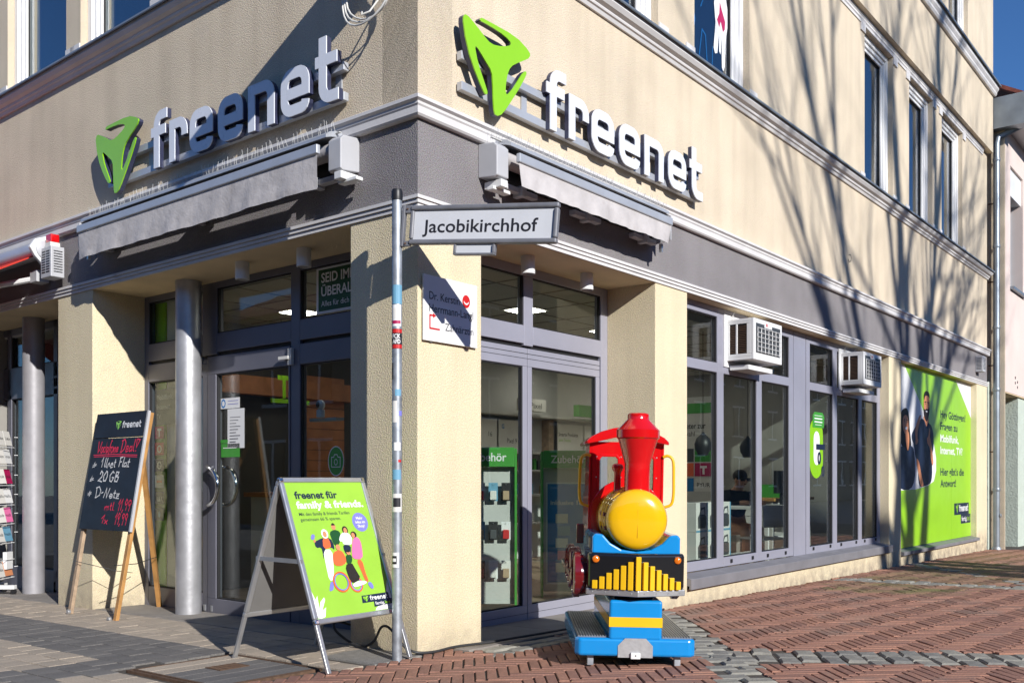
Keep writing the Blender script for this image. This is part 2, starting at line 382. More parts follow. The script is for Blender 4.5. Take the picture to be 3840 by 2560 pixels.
SETT_B = [(2.95,-.03), (2.70,-.386), (1.67,-1.23), (1.02,-1.78), (.45,-2.15), (-.3,-2.75), (-.62,-2.5), (.3,-1.92), (.972,-1.50), (1.42,-1.10), (2.15,-.45), (2.35,-.03)]
SETT_C = [(10.55,-.03), (6.9,-2.35), (3.6,-4.1), (3.6,-4.55), (6.75,-2.75), (10.0,-.03)]
SETT_D = [(7.22,-.03), (7.18,-2.3), (6.82,-2.3), (6.86,-.03)]
SETT_E = [(.62,-.21), (1.5,-.26), (1.05,-.46), (.32,-.38), (.25,-.25)]
STRIPS = [SETT_A, SETT_B, SETT_C, SETT_D, SETT_E]
SLAB_R = (.30, 2.92, -.20, .52)
def paver_edge(x): return -.05+(-.4-x)*.154 if x < -.4 else -.05
def on_bricks(x, y):
    if y > -.012 and x > 0 and x < 14.95: return False
    if x <= 0 and y > paver_edge(x): return False
    if SLAB_R[0] < x < SLAB_R[1] and y > SLAB_R[2]-.004 and (x > .62 or y > -.02): return False
    if SLAB_R[0] < x <= .62 and y > SLAB_R[2]: return False
    return not any(inpoly(x, y, P) for P in STRIPS)
bed = MB().box(-9, 24, -11, -.002, -.029, -.012); bed.box(-3.2, 0, -.002, .5, -.029, -.0121); bed.box(14.96, 24, -.002, 2.5, -.029, -.0122)
bricks_root = struct('brick_pavement', bed, 'joint_sand', GM)
BW, BL = .0638, 4
AX = Vector((math.cos(R(-48.4)), math.sin(R(-48.4)))); AY = Vector((math.cos(R(41.6)), math.sin(R(41.6))))
cells = []
for i in range(-60, 250):
    for j in range(-90, 260):
        x, y = AX*(i*BW)+AY*(j*BW)
        x += -.1; y += -.9
        k = (i-j) % (2*BL)
        if k == 0: run = [(i+q, j) for q in range(BL)]; horiz = True
        elif k == 2*BL-1: run = [(i, j+q) for q in range(BL)]; horiz = False
        else: continue
        a, dn, d = view(x, y)
        if d > 17.5 or abs(a) > .74 or dn > .265 or d < .5: continue
        ok = []
        for (ci, cj) in run:
            p = AX*((ci+.5)*BW)+AY*((cj+.5)*BW); ok.append(on_bricks(p.x-.1, p.y-.9))
        q = 0
        while q < BL:
            if ok[q]:
                e = q
                while e+1 < BL and ok[e+1]: e += 1
                c0, c1 = run[q], run[e]
                p0 = AX*(c0[0]*BW)+AY*(c0[1]*BW); p1 = AX*((c1[0]+1)*BW)+AY*((c1[1]+1)*BW)
                c = (p0+p1)/2; cells.append((d, c.x-.1, c.y-.9, e-q+1, horiz, a, dn)); q = e+1
            else: q += 1
cells.sort(key=lambda t: (not (abs(t[5]) < .545 and t[6] < .216), t[0]))
brick_mesh = {}
def bmesh_brick(n, var, m):
    k = (n, var, m)
    if k not in brick_mesh:
        g = .0032+.0012*var; h = n*BW/2-g; w = BW/2-g; mb = MB(); j = lambda: rng.uniform(-.0016, .0016)
        mb.rbox(-h+j(), h+j(), -w+j(), w+j(), -.012, .0, .0035); brick_mesh[k] = mb.mesh('brick', m)
    return brick_mesh[k]
def moss(x, y): return (5.6 < x < 11 and -2.0 < y < -.25 and (x-8)**2/9+(y+1.0)**2/.8 < 1+rng.uniform(-.3, .3))
rest = MB(); rest_moss = MB()
for q, (d, x, y, n, hz, a, dn) in enumerate(cells):
    ang = -48.4 if hz else 41.6
    M = T(x, y, rng.uniform(-.0035, .0015)) @ RZ(ang+rng.uniform(-.9, .9)) @ Matrix.Rotation(rng.uniform(-.012, .012), 4, 'X') @ Matrix.Rotation(rng.uniform(-.006, .006), 4, 'Y')
    ms = moss(x, y)
    if q < 300:
        link('brick', bmesh_brick(n, rng.randrange(3), 'brick_moss' if ms else 'brick_red'), bricks_root, M)
    else:
        g = .0032+.0012*rng.randrange(3); h = n*BW/2-g; w = BW/2-g
        b = MB().rbox(-h, h, -w, w, -.012, 0, .0035).xf(M); (rest_moss if ms else rest).add(b.v, b.f)
for mb, m in ((rest, 'brick_red'), (rest_moss, 'brick_moss')):
    o = part('distant_bricks', mb, m, bricks_root); o['kind'] = 'stuff'
# natural stone setts in bands
bed = MB()
for i, P in enumerate(STRIPS): bed.prism(P, -.0295, -.0135-.0003*i)
setts_root = struct('stone_sett_bands', bed, 'joint_sand', GM)
def sett(cx, cy, ang, l, w):
    n = 8; pts = []
    for k, (sx, sy) in enumerate(((-1,-1),(0,-1.03),(1,-1),(1.02,0),(1,1),(0,1.02),(-1,1),(-1.03,0))):
        pts.append((sx*l/2*(1+rng.uniform(-.10,.06)), sy*w/2*(1+rng.uniform(-.10,.06))))
    h = rng.uniform(-.004, .006)
    rings = [[(x, y, -.0135) for x, y in pts], [(x, y, h-.010) for x, y in pts], [(x*.84, y*.80, h) for x, y in pts]]
    mb = MB(); mb.loft([[(p[0], p[1], p[2]) for p in r] for r in rings], cap=False); mb.f.append(tuple(len(mb.v)-n+k for k in range(n)))
    part('stone_sett', mb, 'sett_grey', setts_root, T(cx, cy, 0) @ RZ(ang))
def fill_setts(P, ang, l, w, margin=.3):
    d = Vector((math.cos(R(ang)), math.sin(R(ang)))); e = Vector((-d.y, d.x)); c = Vector(P[0])
    us = [(Vector(p)-c).dot(d) for p in P]; vs = [(Vector(p)-c).dot(e) for p in P]
    v = min(vs)+w/2; r = 0
    while v < max(vs):
        u = min(us) + (r % 2)*l*.5
        while u < max(us):
            ll = l*rng.uniform(.8, 1.15); p = c+d*(u+ll/2)+e*v
            a, dn, dd = view(p.x, p.y)
            if inpoly(p.x, p.y, P) and abs(a) < .68 and dn < .26 and dd > .5: sett(p.x, p.y, ang+rng.uniform(-4, 4), ll-.014, w-.014)
            u += ll
        v += w; r += 1
fill_setts(SETT_A, 31, .21, .13); fill_setts(SETT_B, 131, .19, .135); fill_setts(SETT_C, 122, .20, .15); fill_setts(SETT_D, 0, .18, .17); fill_setts(SETT_E, -3, .24, .12)
# concrete pavers in front of the left shop front, beige with dark bands
bed = MB().box(-4.5, .0195, -.2, 12, -.0292, -.0128)
pav_root = struct('concrete_paving', bed, 'joint_sand', GM)
COVER = (-1.42, -.70, .075, .93)
PX_, PY_ = .165, .205
pm = {}
def paver_mesh(l, w, m):
    k = (round(l, 3), round(w, 3), m)
    if k not in pm: pm[k] = MB().rbox(-w/2, w/2, -l/2, l/2, -.0125, 0, .0022).mesh('paver', m)
    return pm[k]
for ci in range(0, 18):
    x1 = .017-ci*PX_; xc = x1-PX_/2
    y = -.25+(ci % 2)*PY_/2 + (ci*.037 % .05)
    while y < 9.6:
        l = PY_*(.5 if rng.random() < .3 else 1.0); yc = y+l/2; y += l
        if yc-l/2 < paver_edge(xc)-.02: continue
        if COVER[0]-PX_/2+.02 < xc < COVER[1]+PX_/2-.03 and COVER[2]-.03 < yc < COVER[3]+l/2-.02: continue
        if xc > -.42 and yc < .42+(.4+xc)*-.2 and xc > -.42: continue
        a, dn, d = view(xc, yc)
        if abs(a) > .66 or dn > .25 or d < .5: continue
        dark = (-1.29 < xc < -.62 and yc > .95) or (xc < -1.29 and .93 < yc < 1.42) or (xc < -2.1 and yc < .6)
        link('paver', paver_mesh(l-.004, PX_-.011, 'paver_dark' if dark else 'paver_beige'), pav_root,
             T(xc, yc, rng.uniform(-.003, .001)) @ Matrix.Rotation(rng.uniform(-.010, .010), 4, 'X') @ Matrix.Rotation(rng.uniform(-.008, .008), 4, 'Y') @ RZ(rng.uniform(-.6, .6)))
part('kerb_infill', MB().prism([(-.41,-.05), (-.005,-.04), (-.005,.44), (-.20,.46), (-.41,.42)], -.0126, -.001), 'asphalt_patch', pav_root)
# dark threshold slabs in both entrances
thr = struct('threshold_bed', MB().box(.02, .62, .63, 9.6, -.03, -.0127).box(.30, 2.92, -.2, .62, -.03, -.0126), 'joint_sand', GM)
for y0, y1 in [(.633, 1.45), (1.453, 2.25), (2.253, 3.06), (3.063, 4.078), (4.74, 5.6), (5.603, 6.5), (6.503, 7.6)]:
    part('threshold_slab', MB().rbox(.022, .60, y0, y1, -.0125, .002, .004), 'slab_dark', thr)
for x0, x1, y0 in [(.612, 1.38, -.18), (1.384, 2.15, -.20), (2.154, 2.913, -.20)]:
    part('threshold_slab', MB().rbox(x0, x1, y0, .58, -.0125, .004, .004), 'slab_dark', thr)
part('threshold_slab', MB().rbox(.31, .608, -.155, -.006, -.0125, .003, .004), 'slab_dark', thr)
# framed access cover
cv = thing('access_cover', 'rusty framed square pavement cover filled with slabs in front of the A-board', 'manhole cover', GM)
x0, x1, y0, y1 = COVER
part('frame', MB().box(x0, x0+.018, y0, y1, -.012, .004).box(x0+.036, x0+.05, y0, y1, -.012, .005).box(x1-.02, x1, y0, y1, -.012, .004).box(x0, x1, y1-.012, y1, -.012, .003).box(x0, x1, y0, y0+.016, -.012, .004).box(x0, x1, y0+.03, y0+.044, -.012, .003), 'rust', cv)
for k, (a, b, m) in enumerate([(.784, .914, 'paver_beige'), (.650, .780, 'paver_beige'), (.516, .646, 'paver_dark'), (.382, .512, 'paver_dark'), (.25, .378, 'paver_dark'), (.122, .246, 'paver_dark')]):
    part('slab', MB().rbox(x0+.056, x1-.024, a, b, -.012, .001, .003), m, cv)
gr = MB()
for k in range(9): gr.box(-1.10, -.90, .49+k*.0165, .498+k*.0165, .001, .006)
for k in range(5): gr.box(-1.10+k*.046, -1.084+k*.046, .488, .636, .0012, .0055)
part('grate', gr, 'rust', cv)
# a few dry leaves and crumbs of dirt along the wall foot
lm = MB().add([(-.012,0,.001),(0,-.006,.004),(.014,0,.002),(0,.007,.005)], [(0,1,2,3)]).mesh('leaf', 'leaf_dry')
litter = MB()
for k in range(150):
    if k < 90: x, y = rng.uniform(2.9, 14.5), -.012-abs(rng.gauss(0, .012))
    elif k < 110: x, y = rng.uniform(0, .6), -.012-abs(rng.gauss(0, .012))
    else: x, y = rng.uniform(-1.6, 5), rng.uniform(-2.5, -.05)
    s = rng.uniform(.3, 1.0)*(1 if k < 110 else .6); r = rng.uniform(0, 6.3)
    for v, f in [(lm.vertices, 0)]:
        litter.add([(x+(p.co.x*math.cos(r)-p.co.y*math.sin(r))*s, y+(p.co.x*math.sin(r)+p.co.y*math.cos(r))*s, p.co.z*s+.002) for p in lm.vertices], [(0,1,2,3)])
o = part('leaf_litter', litter, 'leaf_dry', None, GM); tag(o, 'scattered dry leaf crumbs and dirt along the foot of the wall', 'litter', kind='stuff')
# ---------------------------------------------------------------- the corner building
XR, YL = 14.91, 9.6
bld = thing('corner_building', 'cream plastered corner building with grey fascia band and ground-floor phone shop', 'building')
def sweep(prof, xr=XR, yl=YL, yr0=None):
    mb = MB(); n = len(prof)
    vs = [(xr, -w, z) for w, z in prof]+[(-w, -w, z) for w, z in prof]+[(-w, yl, z) for w, z in prof]
    fs = [(s*n+i, s*n+(i+1) % n, (s+1)*n+(i+1) % n, (s+1)*n+i) for s in (0, 1) for i in range(n)]
    fs += [tuple(range(n-1, -1, -1)), tuple(2*n+i for i in range(n))]
    return mb.add(vs, fs)
def wall_holes(u0, u1, v0, v1, holes, w1, w0):
    us = sorted({u0, u1, *[h[0] for h in holes], *[h[1] for h in holes]}); vs = sorted({v0, v1, *[h[2] for h in holes], *[h[3] for h in holes]})
    mb = MB(); solid = {}
    for i in range(len(us)-1):
        for j in range(len(vs)-1):
            c = ((us[i]+us[i+1])/2, (vs[j]+vs[j+1])/2)
            solid[i, j] = not any(h[0] < c[0] < h[1] and h[2] < c[1] < h[3] for h in holes)
    for (i, j), s in solid.items():
        if not s: continue
        a, b, c, d = us[i], us[i+1], vs[j], vs[j+1]
        mb.add([(a,c,w1),(b,c,w1),(b,d,w1),(a,d,w1)], [(0,1,2,3)]); mb.add([(a,c,w0),(b,c,w0),(b,d,w0),(a,d,w0)], [(3,2,1,0)])
        if not solid.get((i-1, j), False): mb.add([(a,c,w0),(a,c,w1),(a,d,w1),(a,d,w0)], [(0,1,2,3)])
        if not solid.get((i+1, j), False): mb.add([(b,c,w0),(b,c,w1),(b,d,w1),(b,d,w0)], [(3,2,1,0)])
        if not solid.get((i, j-1), False): mb.add([(a,c,w0),(b,c,w0),(b,c,w1),(a,c,w1)], [(0,1,2,3)])
        if not solid.get((i, j+1), False): mb.add([(a,d,w0),(b,d,w0),(b,d,w1),(a,d,w1)], [(3,2,1,0)])
    return mb
WIN_R = [(1.82, 2.96), (3.62, 4.79), (8.25, 9.41), (10.16, 11.36), (11.88, 13.16)]
WIN_L = [(-4.30, -3.11), (-5.80, -4.57), (-7.30, -6.02)]
part('upper_wall', wall_holes(0, XR, 3.36, 7.10, [(a, b, 4.95, 6.99) for a, b in WIN_R], 0, -.32), 'plaster_upper', bld, MR)
part('upper_wall', wall_holes(-YL, 0, 3.36, 7.10, [(a, b, 4.95, 6.99) for a, b in WIN_L], 0, -.32), 'plaster_upper', bld, ML)
part('upper_wall', wall_holes(-.10, XR+.02, 7.10, 10.6, [(11.9, 13.1, 8.45, 10.2), (8.3, 9.5, 8.45, 10.2)], .10, -.32), 'plaster_upper', bld, MR)
part('upper_wall', MB().box(-YL, .099, 7.10, 10.6, -.32, .10), 'plaster_upper', bld, ML)
part('fascia_band', sweep([(0, 2.803), (0, 3.362), (-.45, 3.362), (-.45, 2.803)]), 'plaster_grey', bld)
part('cornice', sweep([(-.05,3.363),(.035,3.363),(.045,3.375),(.045,3.418),(.053,3.428),(.053,3.444),(.072,3.456),(.072,3.476),(.06,3.484),(-.05,3.495)], XR+.03), 'trim_white', bld)
part('string_course', sweep([(-.05,2.798),(.012,2.798),(.012,2.821),(.004,2.8215),(.004,2.826),(.023,2.8265),(.023,2.847),(.013,2.8475),(.013,2.852),(.034,2.8525),(.034,2.873),(-.05,2.881)], XR+.02), 'trim_white', bld)
part('sill_band', sweep([(-.05,4.775),(.02,4.775),(.032,4.80),(.045,4.806),(.05,4.818),(.05,4.826),(.082,4.842),(.105,4.872),(.105,4.902),(-.05,4.91)], XR+.02), 'trim_white', bld)
part('flashing', sweep([(-.02,4.911),(.108,4.904),(.128,4.892),(.133,4.898),(.130,4.916),(-.02,4.945)], XR+.03), 'zinc', bld)
part('head_moulding', MB().prism([(0,6.985),(.012,6.985),(.012,7.02),(.022,7.03),(.022,7.055),(.034,7.068),(.034,7.098),(0,7.098)], 0, XR-.35), 'trim_white', bld,
     Matrix(((0,0,1,0),(-1,0,0,0),(0,1,0,0),(0,0,0,1))))
part('sill_band', MB().prism([(.10,8.14),(.14,8.14),(.16,8.17),(.16,8.20),(.19,8.24),(.20,8.30),(.10,8.32)], 0, XR+.05), 'trim_white', bld, Matrix(((0,0,1,0),(-1,0,0,0),(0,1,0,0),(0,0,0,1))))
part('flashing', MB().prism([(.10,8.322),(.21,8.305),(.235,8.29),(.235,8.32),(.10,8.36)], 0, XR+.06), 'zinc', bld, Matrix(((0,0,1,0),(-1,0,0,0),(0,1,0,0),(0,0,0,1))))
part('roof', MB().box(-.15, XR+.1, -.15, YL, 10.6, 10.8), 'zinc', bld)
def window(u0, u1, v0, v1, M, w=-.10):
    f = sub('window', bld, M)
    def ring(a, b, c, d, t, w0, w1): return MB().box(a, b, c, c+t, w0, w1).box(a, b, d-t, d, w0, w1).box(a, a+t, c+t, d-t, w0, w1).box(b-t, b, c+t, d-t, w0, w1)
    part('casing', ring(u0+.002, u1-.002, v0, v1-.002, .075, w-.10, w+.035), 'upvc', f, bev=.006)
    part('frame', ring(u0+.077, u1-.077, v0+.075, v1-.077, .05, w-.09, w+.012), 'upvc', f, bev=.005)
    part('sash', ring(u0+.127, u1-.127, v0+.125, v1-.127, .045, w-.08, w-.01), 'upvc', f, bev=.004)
    part('pane', MB().box(u0+.17, u1-.17, v0+.17, v1-.17, w-.052, w-.046), 'glass_upper', f)
    part('gasket', ring(u0+.172, u1-.172, v0+.170, v1-.172, .008, w-.045, w-.028), 'gasket', f)
    for s in (u0, u1):
        du = .17 if s == u1 else -.17
        part('sill_block', MB().box(min(s+.004*(1 if du > 0 else -1), s+du), max(s+.004*(1 if du > 0 else -1), s+du), v0-.01, v0+.12, -.01, .012), 'trim_white', f)
        part('head_block', MB().box(min(s+.004*(1 if du > 0 else -1), s+du), max(s+.004*(1 if du > 0 else -1), s+du), v1-.10, v1+.06, -.01, .018), 'trim_white', f)
    part('curtain', MB().box(u0-.2, u1+.2, v0-.1, v0+.55, -.95, -.93), 'room_dim', f)
    return f
wins_r = [window(a, b, 4.95, 6.99, MR) for a, b in WIN_R]
for a, b in WIN_L: window(a, b, 4.95, 6.99, ML)
window(11.9, 13.1, 8.45, 10.2, MR, 0.0); window(8.3, 9.5, 8.45, 10.2, MR, 0.0)
# tooth drawing and blue scribbles stuck on the dentist's window
ww = wins_r[1]
tooth = [(4.33,5.36),(4.36,5.31),(4.41,5.33),(4.44,5.52),(4.45,5.36),(4.48,5.34),(4.50,5.50),(4.51,5.22),(4.54,5.19),(4.57,5.24),(4.60,5.55),(4.63,5.66),(4.63,5.85),(4.56,6.02),(4.38,6.04),(4.34,5.80),(4.37,5.62)]
part('tooth_sticker', MB().flat([(x-.04, y) for x, y in tooth], -.1455), 'print_white', ww)
part('sticker_mark', MB().flat([(4.36,5.66),(4.41,5.60),(4.44,5.67),(4.49,5.58),(4.53,5.62),(4.54,5.70),(4.46,5.80),(4.42,5.86),(4.41,5.74)], -.1445), 'magenta', ww)
for k, pth in enumerate(([(3.86,5.95),(3.84,5.70),(3.90,5.50),(3.86,5.30),(3.84,5.12)], [(3.98,5.13),(4.05,5.45),(4.12,5.42),(4.16,5.13)], [(4.05,5.98),(4.10,5.80),(4.02,5.66)], [(4.26,5.13),(4.27,5.36)])):
    part('window_drawing', ribbon(MB(), pth, .018, -.1457-.0004*k), 'print_blue', ww)
# interior shell
part('interior_wall', MB().box(.46, XR-.3, 7.2, 7.4, -.06, 10.5).box(XR-.31, XR-.01, .33, 7.3, -.06, 10.5).box(.33, 6.4, 4.42, 4.55, -.06, 2.8).box(9.35, 9.5, .25, 7.2, -.06, 2.8), 'room_dim', bld)
part('party_wall', MB().box(.0, 14.9, YL-.3, YL-.01, -.2, 10.59), 'room_dim', bld)
part('floor_slab', MB().box(.46, XR-.32, .46, YL-.3, 2.84, 3.30).box(.33, XR-.32, .33, YL-.3, 7.12, 7.35), 'room_white', bld)
part('shop_ceiling', MB().box(.56, XR-.32, .56, 7.19, 2.745, 2.838).box(.56, 9.0, 4.56, YL-.31, 2.70, 2.744), 'room_white', bld)
part('shop_floor', MB().box(.62, XR-.32, .60, 7.19, -.14, -.055).box(.62, 9, 7.41, YL-.31, -.2, -.06), 'floor_wood', bld)
cg = MB()
for k in range(14): cg.box(.6+k*.62, .615+k*.62, .6, 4.3, 2.739, 2.7448)
for k in range(6): cg.box(.6, 9.2, .9+k*.62, .915+k*.62, 2.7392, 2.7447)
part('ceiling_grid', cg, 'room_dim', bld)
# ground-floor supports
part('corner_pillar', MB().box(0, .61, .0, .63, -.15, 2.7985), 'plaster_pillar', bld, bev=.006)
part('pillar', MB().box(2.916, 3.483, 0, .60, -.2, 2.7984), 'plaster_pillar', bld, bev=.006)
part('pillar', MB().box(0, .58, 4.082, 4.73, -.25, 2.7983), 'plaster_pillar', bld, bev=.006)
part('pier', MB().box(9.247, 9.784, .0, .34, -.3, 2.7982), 'plaster_pillar', bld, bev=.005)
part('pier', MB().box(14.155, XR, .0, .34, -.35, 2.7981), 'plaster_pillar', bld, bev=.005)
part('base_wall', MB().box(3.485, 9.245, .012, .33, -.3, .085), 'plaster_pillar', bld)
part('base_wall', MB().box(9.786, 14.153, .012, .33, -.4, .0), 'plaster_pillar', bld)
part('end_wall', MB().box(XR-.02, XR-.002, .002, 7.3, -.3, 10.58), 'plaster_upper', bld)
part('soffit', MB().box(.61, 2.916, .002, .56, 2.7955, 2.8035).box(.002, .60, .63, 4.082, 2.7955, 2.8036).box(.002, .9, 4.73, YL-.3, 2.7955, 2.8036).box(3.483, 9.247, .002, .30, 2.7955, 2.8037).box(9.784, 14.155, .002, .3, 2.7955, 2.8038), 'soffit', bld)
sl = MB().prism([(-.12,.215),(.035,.185),(.04,.18),(.04,.088),(.02,.088),(.02,.12),(-.12,.13)], 3.486, 9.30)
part('window_sill', sl, 'sill_grey', bld, Matrix(((0,0,1,0),(-1,0,0,0),(0,1,0,0),(0,0,0,1))))
part('window_sill', MB().prism([(-.12,.08),(.035,.05),(.04,.045),(.04,.003),(-.12,.003)], 9.786, 14.20), 'sill_grey', bld, Matrix(((0,0,1,0),(-1,0,0,0),(0,1,0,0),(0,0,0,1))))
# round steel columns in the left arcade
for x, y, r, m in ((.345, 3.10, .108, 'silver_paint'), (.37, 6.05, .108, 'silver_matt')):
    part('column', MB().lathe([(r, gz(x, y)-.01), (r, 2.797)], 40), m, bld, T(x, y, 0), smooth=True)
def grid_frame(name, M, w, us, rows, members, dark='alu_frame', glass='glass_shop', depth=.07):
    f = sub(name, bld, M); mb = MB()
    for (a, b, c, d) in members: mb.box(a, b, c, d, w-depth, w)
    part('frame', mb, dark, f, bev=.004)
    for (a, b, c, d) in us:
        part('pane', MB().box(a-.004, b+.004, c-.004, d+.004, w-depth*.62, w-depth*.52), glass, f)
        g = MB().box(a, b, c, c+.010, w-depth*.5, w-.012).box(a, b, d-.010, d, w-depth*.5, w-.012).box(a, a+.010, c+.010, d-.010, w-depth*.5, w-.012).box(b-.010, b, c+.010, d-.010, w-depth*.5, w-.012)
        part('gasket', g, 'gasket', f)
    return f
# right entrance: double door under a fanlight
w = -.49
mem = [(.62, .70, -.06, 2.795), (2.804, 2.912, -.06, 2.795), (1.70, 1.817, 2.165, 2.72), (.70, 2.804, 2.722, 2.795), (.70, 1.70, 2.18, 2.325), (1.817, 2.804, 2.18, 2.325)]
re_ = grid_frame('entrance_right', MR, w, [(.70, 1.70, 2.325, 2.722), (1.817, 2.804, 2.325, 2.722)], None, mem)
for a, b in ((.715, 1.752), (1.758, 2.796)):
    dl = MB().box(a, b, 2.0, 2.145, w-.06, w-.008).box(a, b, -.045, .085, w-.06, w-.008).box(a, a+.056, .085, 2.0, w-.06, w-.008).box(b-.056, b, .085, 2.0, w-.06, w-.008)
    part('door_leaf', dl, 'alu_frame', re_, bev=.004)
    part('pane', MB().box(a+.054, b-.054, .083, 2.002, w-.04, w-.034), 'glass_shop', re_)
    part('gasket', MB().box(a+.056, b-.056, .085, .096, w-.033, w-.018).box(a+.056, b-.056, 1.989, 2.0, w-.033, w-.018).box(a+.056, a+.067, .096, 1.989, w-.033, w-.018).box(b-.067, b-.056, .096, 1.989, w-.033, w-.018), 'gasket', re_)
    for q0, q1 in ((2.10, 2.104), (2.062, 2.065), (.02, .0225)): part('rail_seam', MB().box(a, b, q0, q1, w-.01, w-.006), 'gasket', re_)
part('header_gap', MB().box(.70, 2.80, 2.148, 2.178, w-.06, w-.03), 'gasket', re_)
# left entrance: fixed lights and a door with bow handles
w = -.50
mem = [(-4.08, -4.01, -.1, 2.795), (-3.13, -3.05, -.1, 2.1), (-3.13, -2.914, 2.17, 2.745), (-1.903, -1.79, -.08, 2.745), (-.70, -.632, -.08, 2.795), (-4.01, -.70, 2.74, 2.795), (-4.01, -3.13, 2.19, 2.35), (-2.914, -1.903, 2.19, 2.35), (-1.79, -.70, 2.19, 2.35),
       (-4.01, -3.13, 2.0, 2.16), (-1.79, -.70, 2.0, 2.16), (-4.01, -3.13, -.1, .10), (-1.79, -.70, -.09, .09)]
le = grid_frame('entrance_left', ML, w, [(-4.01, -3.13, 2.35, 2.74), (-2.914, -1.903, 2.35, 2.74), (-1.79, -.70, 2.35, 2.74), (-4.01, -3.13, .10, 2.0), (-1.79, -.70, .09, 2.0)], None, mem, 'alu_frame_dark')
a, b = -3.045, -1.908
part('door_leaf', MB().box(a, b, 2.0, 2.155, w-.06, w+.006).box(a, b, -.065, .068, w-.06, w+.006).box(a, a+.125, .068, 2.0, w-.06, w+.006).box(b-.02, b, .068, 2.0, w-.06, w+.006), 'alu_frame_dark', le, bev=.004)
part('pane', MB().box(a+.123, b-.018, .066, 2.002, w-.04, w-.034), 'glass_shop', le)
part('gasket', MB().box(a+.125, b-.02, .068, .080, w-.033, w-.005).box(a+.125, b-.02, 1.988, 2.0, w-.033, w-.005).box(a+.125, a+.137, .08, 1.988, w-.033, w-.005), 'gasket', le)
part('header_gap', MB().box(-4.01, -.70, 2.16, 2.188, w-.06, w-.03), 'gasket', le)
for du in (0, ):
    h = [(a+.07, 1.20, w+.0), (a+.07, 1.20, w+.05)]+[(a+.07+.165*math.sin(R(t)), 1.035+.165*math.cos(R(t)), w+.06) for t in range(8, 173, 12)]+[(a+.07, .87, w+.05), (a+.07, .87, w)]
    part('bow_handle', MB().tube(h, .017, 12), 'chrome', le, smooth=True)
    h2 = [(x, y, -.56-(z-w)) for x, y, z in h]
    part('bow_handle', MB().tube(h2, .017, 12), 'chrome', le, smooth=True)
part('door_closer', MB().box(-1.905, -1.86, 2.0, 2.13, w+.004, w+.03).box(-2.0, -1.88, 2.045, 2.07, w+.03, w+.05), 'cable_white', le)
for u in (-3.09, -2.98): part('bolt_plate', MB().box(u-.012, u+.012, -.045, .005, w, w+.012), 'aluminium', le)
# right shop windows
w = -.12
z0, z1, zt0, zt1, ztop = .222, .315, 2.15, 2.245, 2.70
gl = [(3.56, 4.32), (4.457, 5.23), (5.357, 6.09)]
mem = [(3.486, 3.56, z0, 2.794), (4.32, 4.457, z0, 2.794), (5.23, 5.357, z0, 2.794), (6.09, 6.21, z0, 2.794), (6.225, 6.57, z0-.03, 2.794)]
for a, b in gl: mem += [(a, b, z0, z1), (a, b, zt0, zt1), (a, b, ztop, 2.794)]
s1 = grid_frame('shop_window', MR, w, [(a, b, z1, zt0) for a, b in gl]+[(a, b, zt1, ztop) for a, b in gl], None, mem)
gl2 = [(6.70, 7.45), (7.59, 8.376), (8.50, 9.13)]
mem = [(6.592, 6.70, z0-.02, 2.794), (7.45, 7.59, z0-.02, 2.794), (8.376, 8.50, z0-.02, 2.794), (9.13, 9.244, z0-.02, 2.794)]
for a, b in gl2: mem += [(a, b, z0-.02, z1-.02), (a, b, zt0, zt1), (a, b, ztop, 2.794)]
s2 = grid_frame('shop_window', MR, w, [(a, b, z1-.02, zt0) for a, b in gl2]+[(a, b, zt1, ztop) for a, b in gl2], None, mem)
for f, us in ((s1, (3.58, 4.62, 5.12, 5.50, 5.98)), (s2, (6.80, 7.35, 7.72, 8.27, 8.60, 9.05))):
    for u in us: part('drain_cap', MB().box(u-.019, u+.019, z0+.028, z0+.066, w-.001, w+.012), 'black', f, bev=.004)
# recessed wall panel behind the billboard
part('panel_wall', MB().box(9.784, 14.155, .125, .34, .0, 2.795), 'room_dim', bld)
# the neighbouring shop front further along the left arcade
fr = grid_frame('arcade_shop_front', ML, -.55, [(-5.9, -4.86, .12, 2.0), (-7.0, -5.99, .12, 2.0), (-8.9, -7.1, .12, 2.0), (-5.9, -4.86, 2.35, 2.72), (-7.0, -5.99, 2.35, 2.72), (-8.9, -7.1, 2.35, 2.72)], None,
    [(-4.86, -4.735, -.2, 2.794), (-5.99, -5.9, -.2, 2.794), (-7.1, -7.0, -.2, 2.794), (-9.3, -8.9, -.2, 2.794), (-8.9, -4.86, 2.0, 2.35), (-8.9, -4.86, 2.72, 2.794), (-8.9, -4.86, -.2, .12)], 'alu_frame_dark')
part('wall_scribble', ribbon(MB(), [(8.83,2.70),(8.835,2.83),(8.87,2.80),(8.93,2.82),(8.955,2.87),(8.92,2.90),(8.85,2.885)], .008, .003), 'ink', bld, MR @ T(-1.2, 1.02, 0))
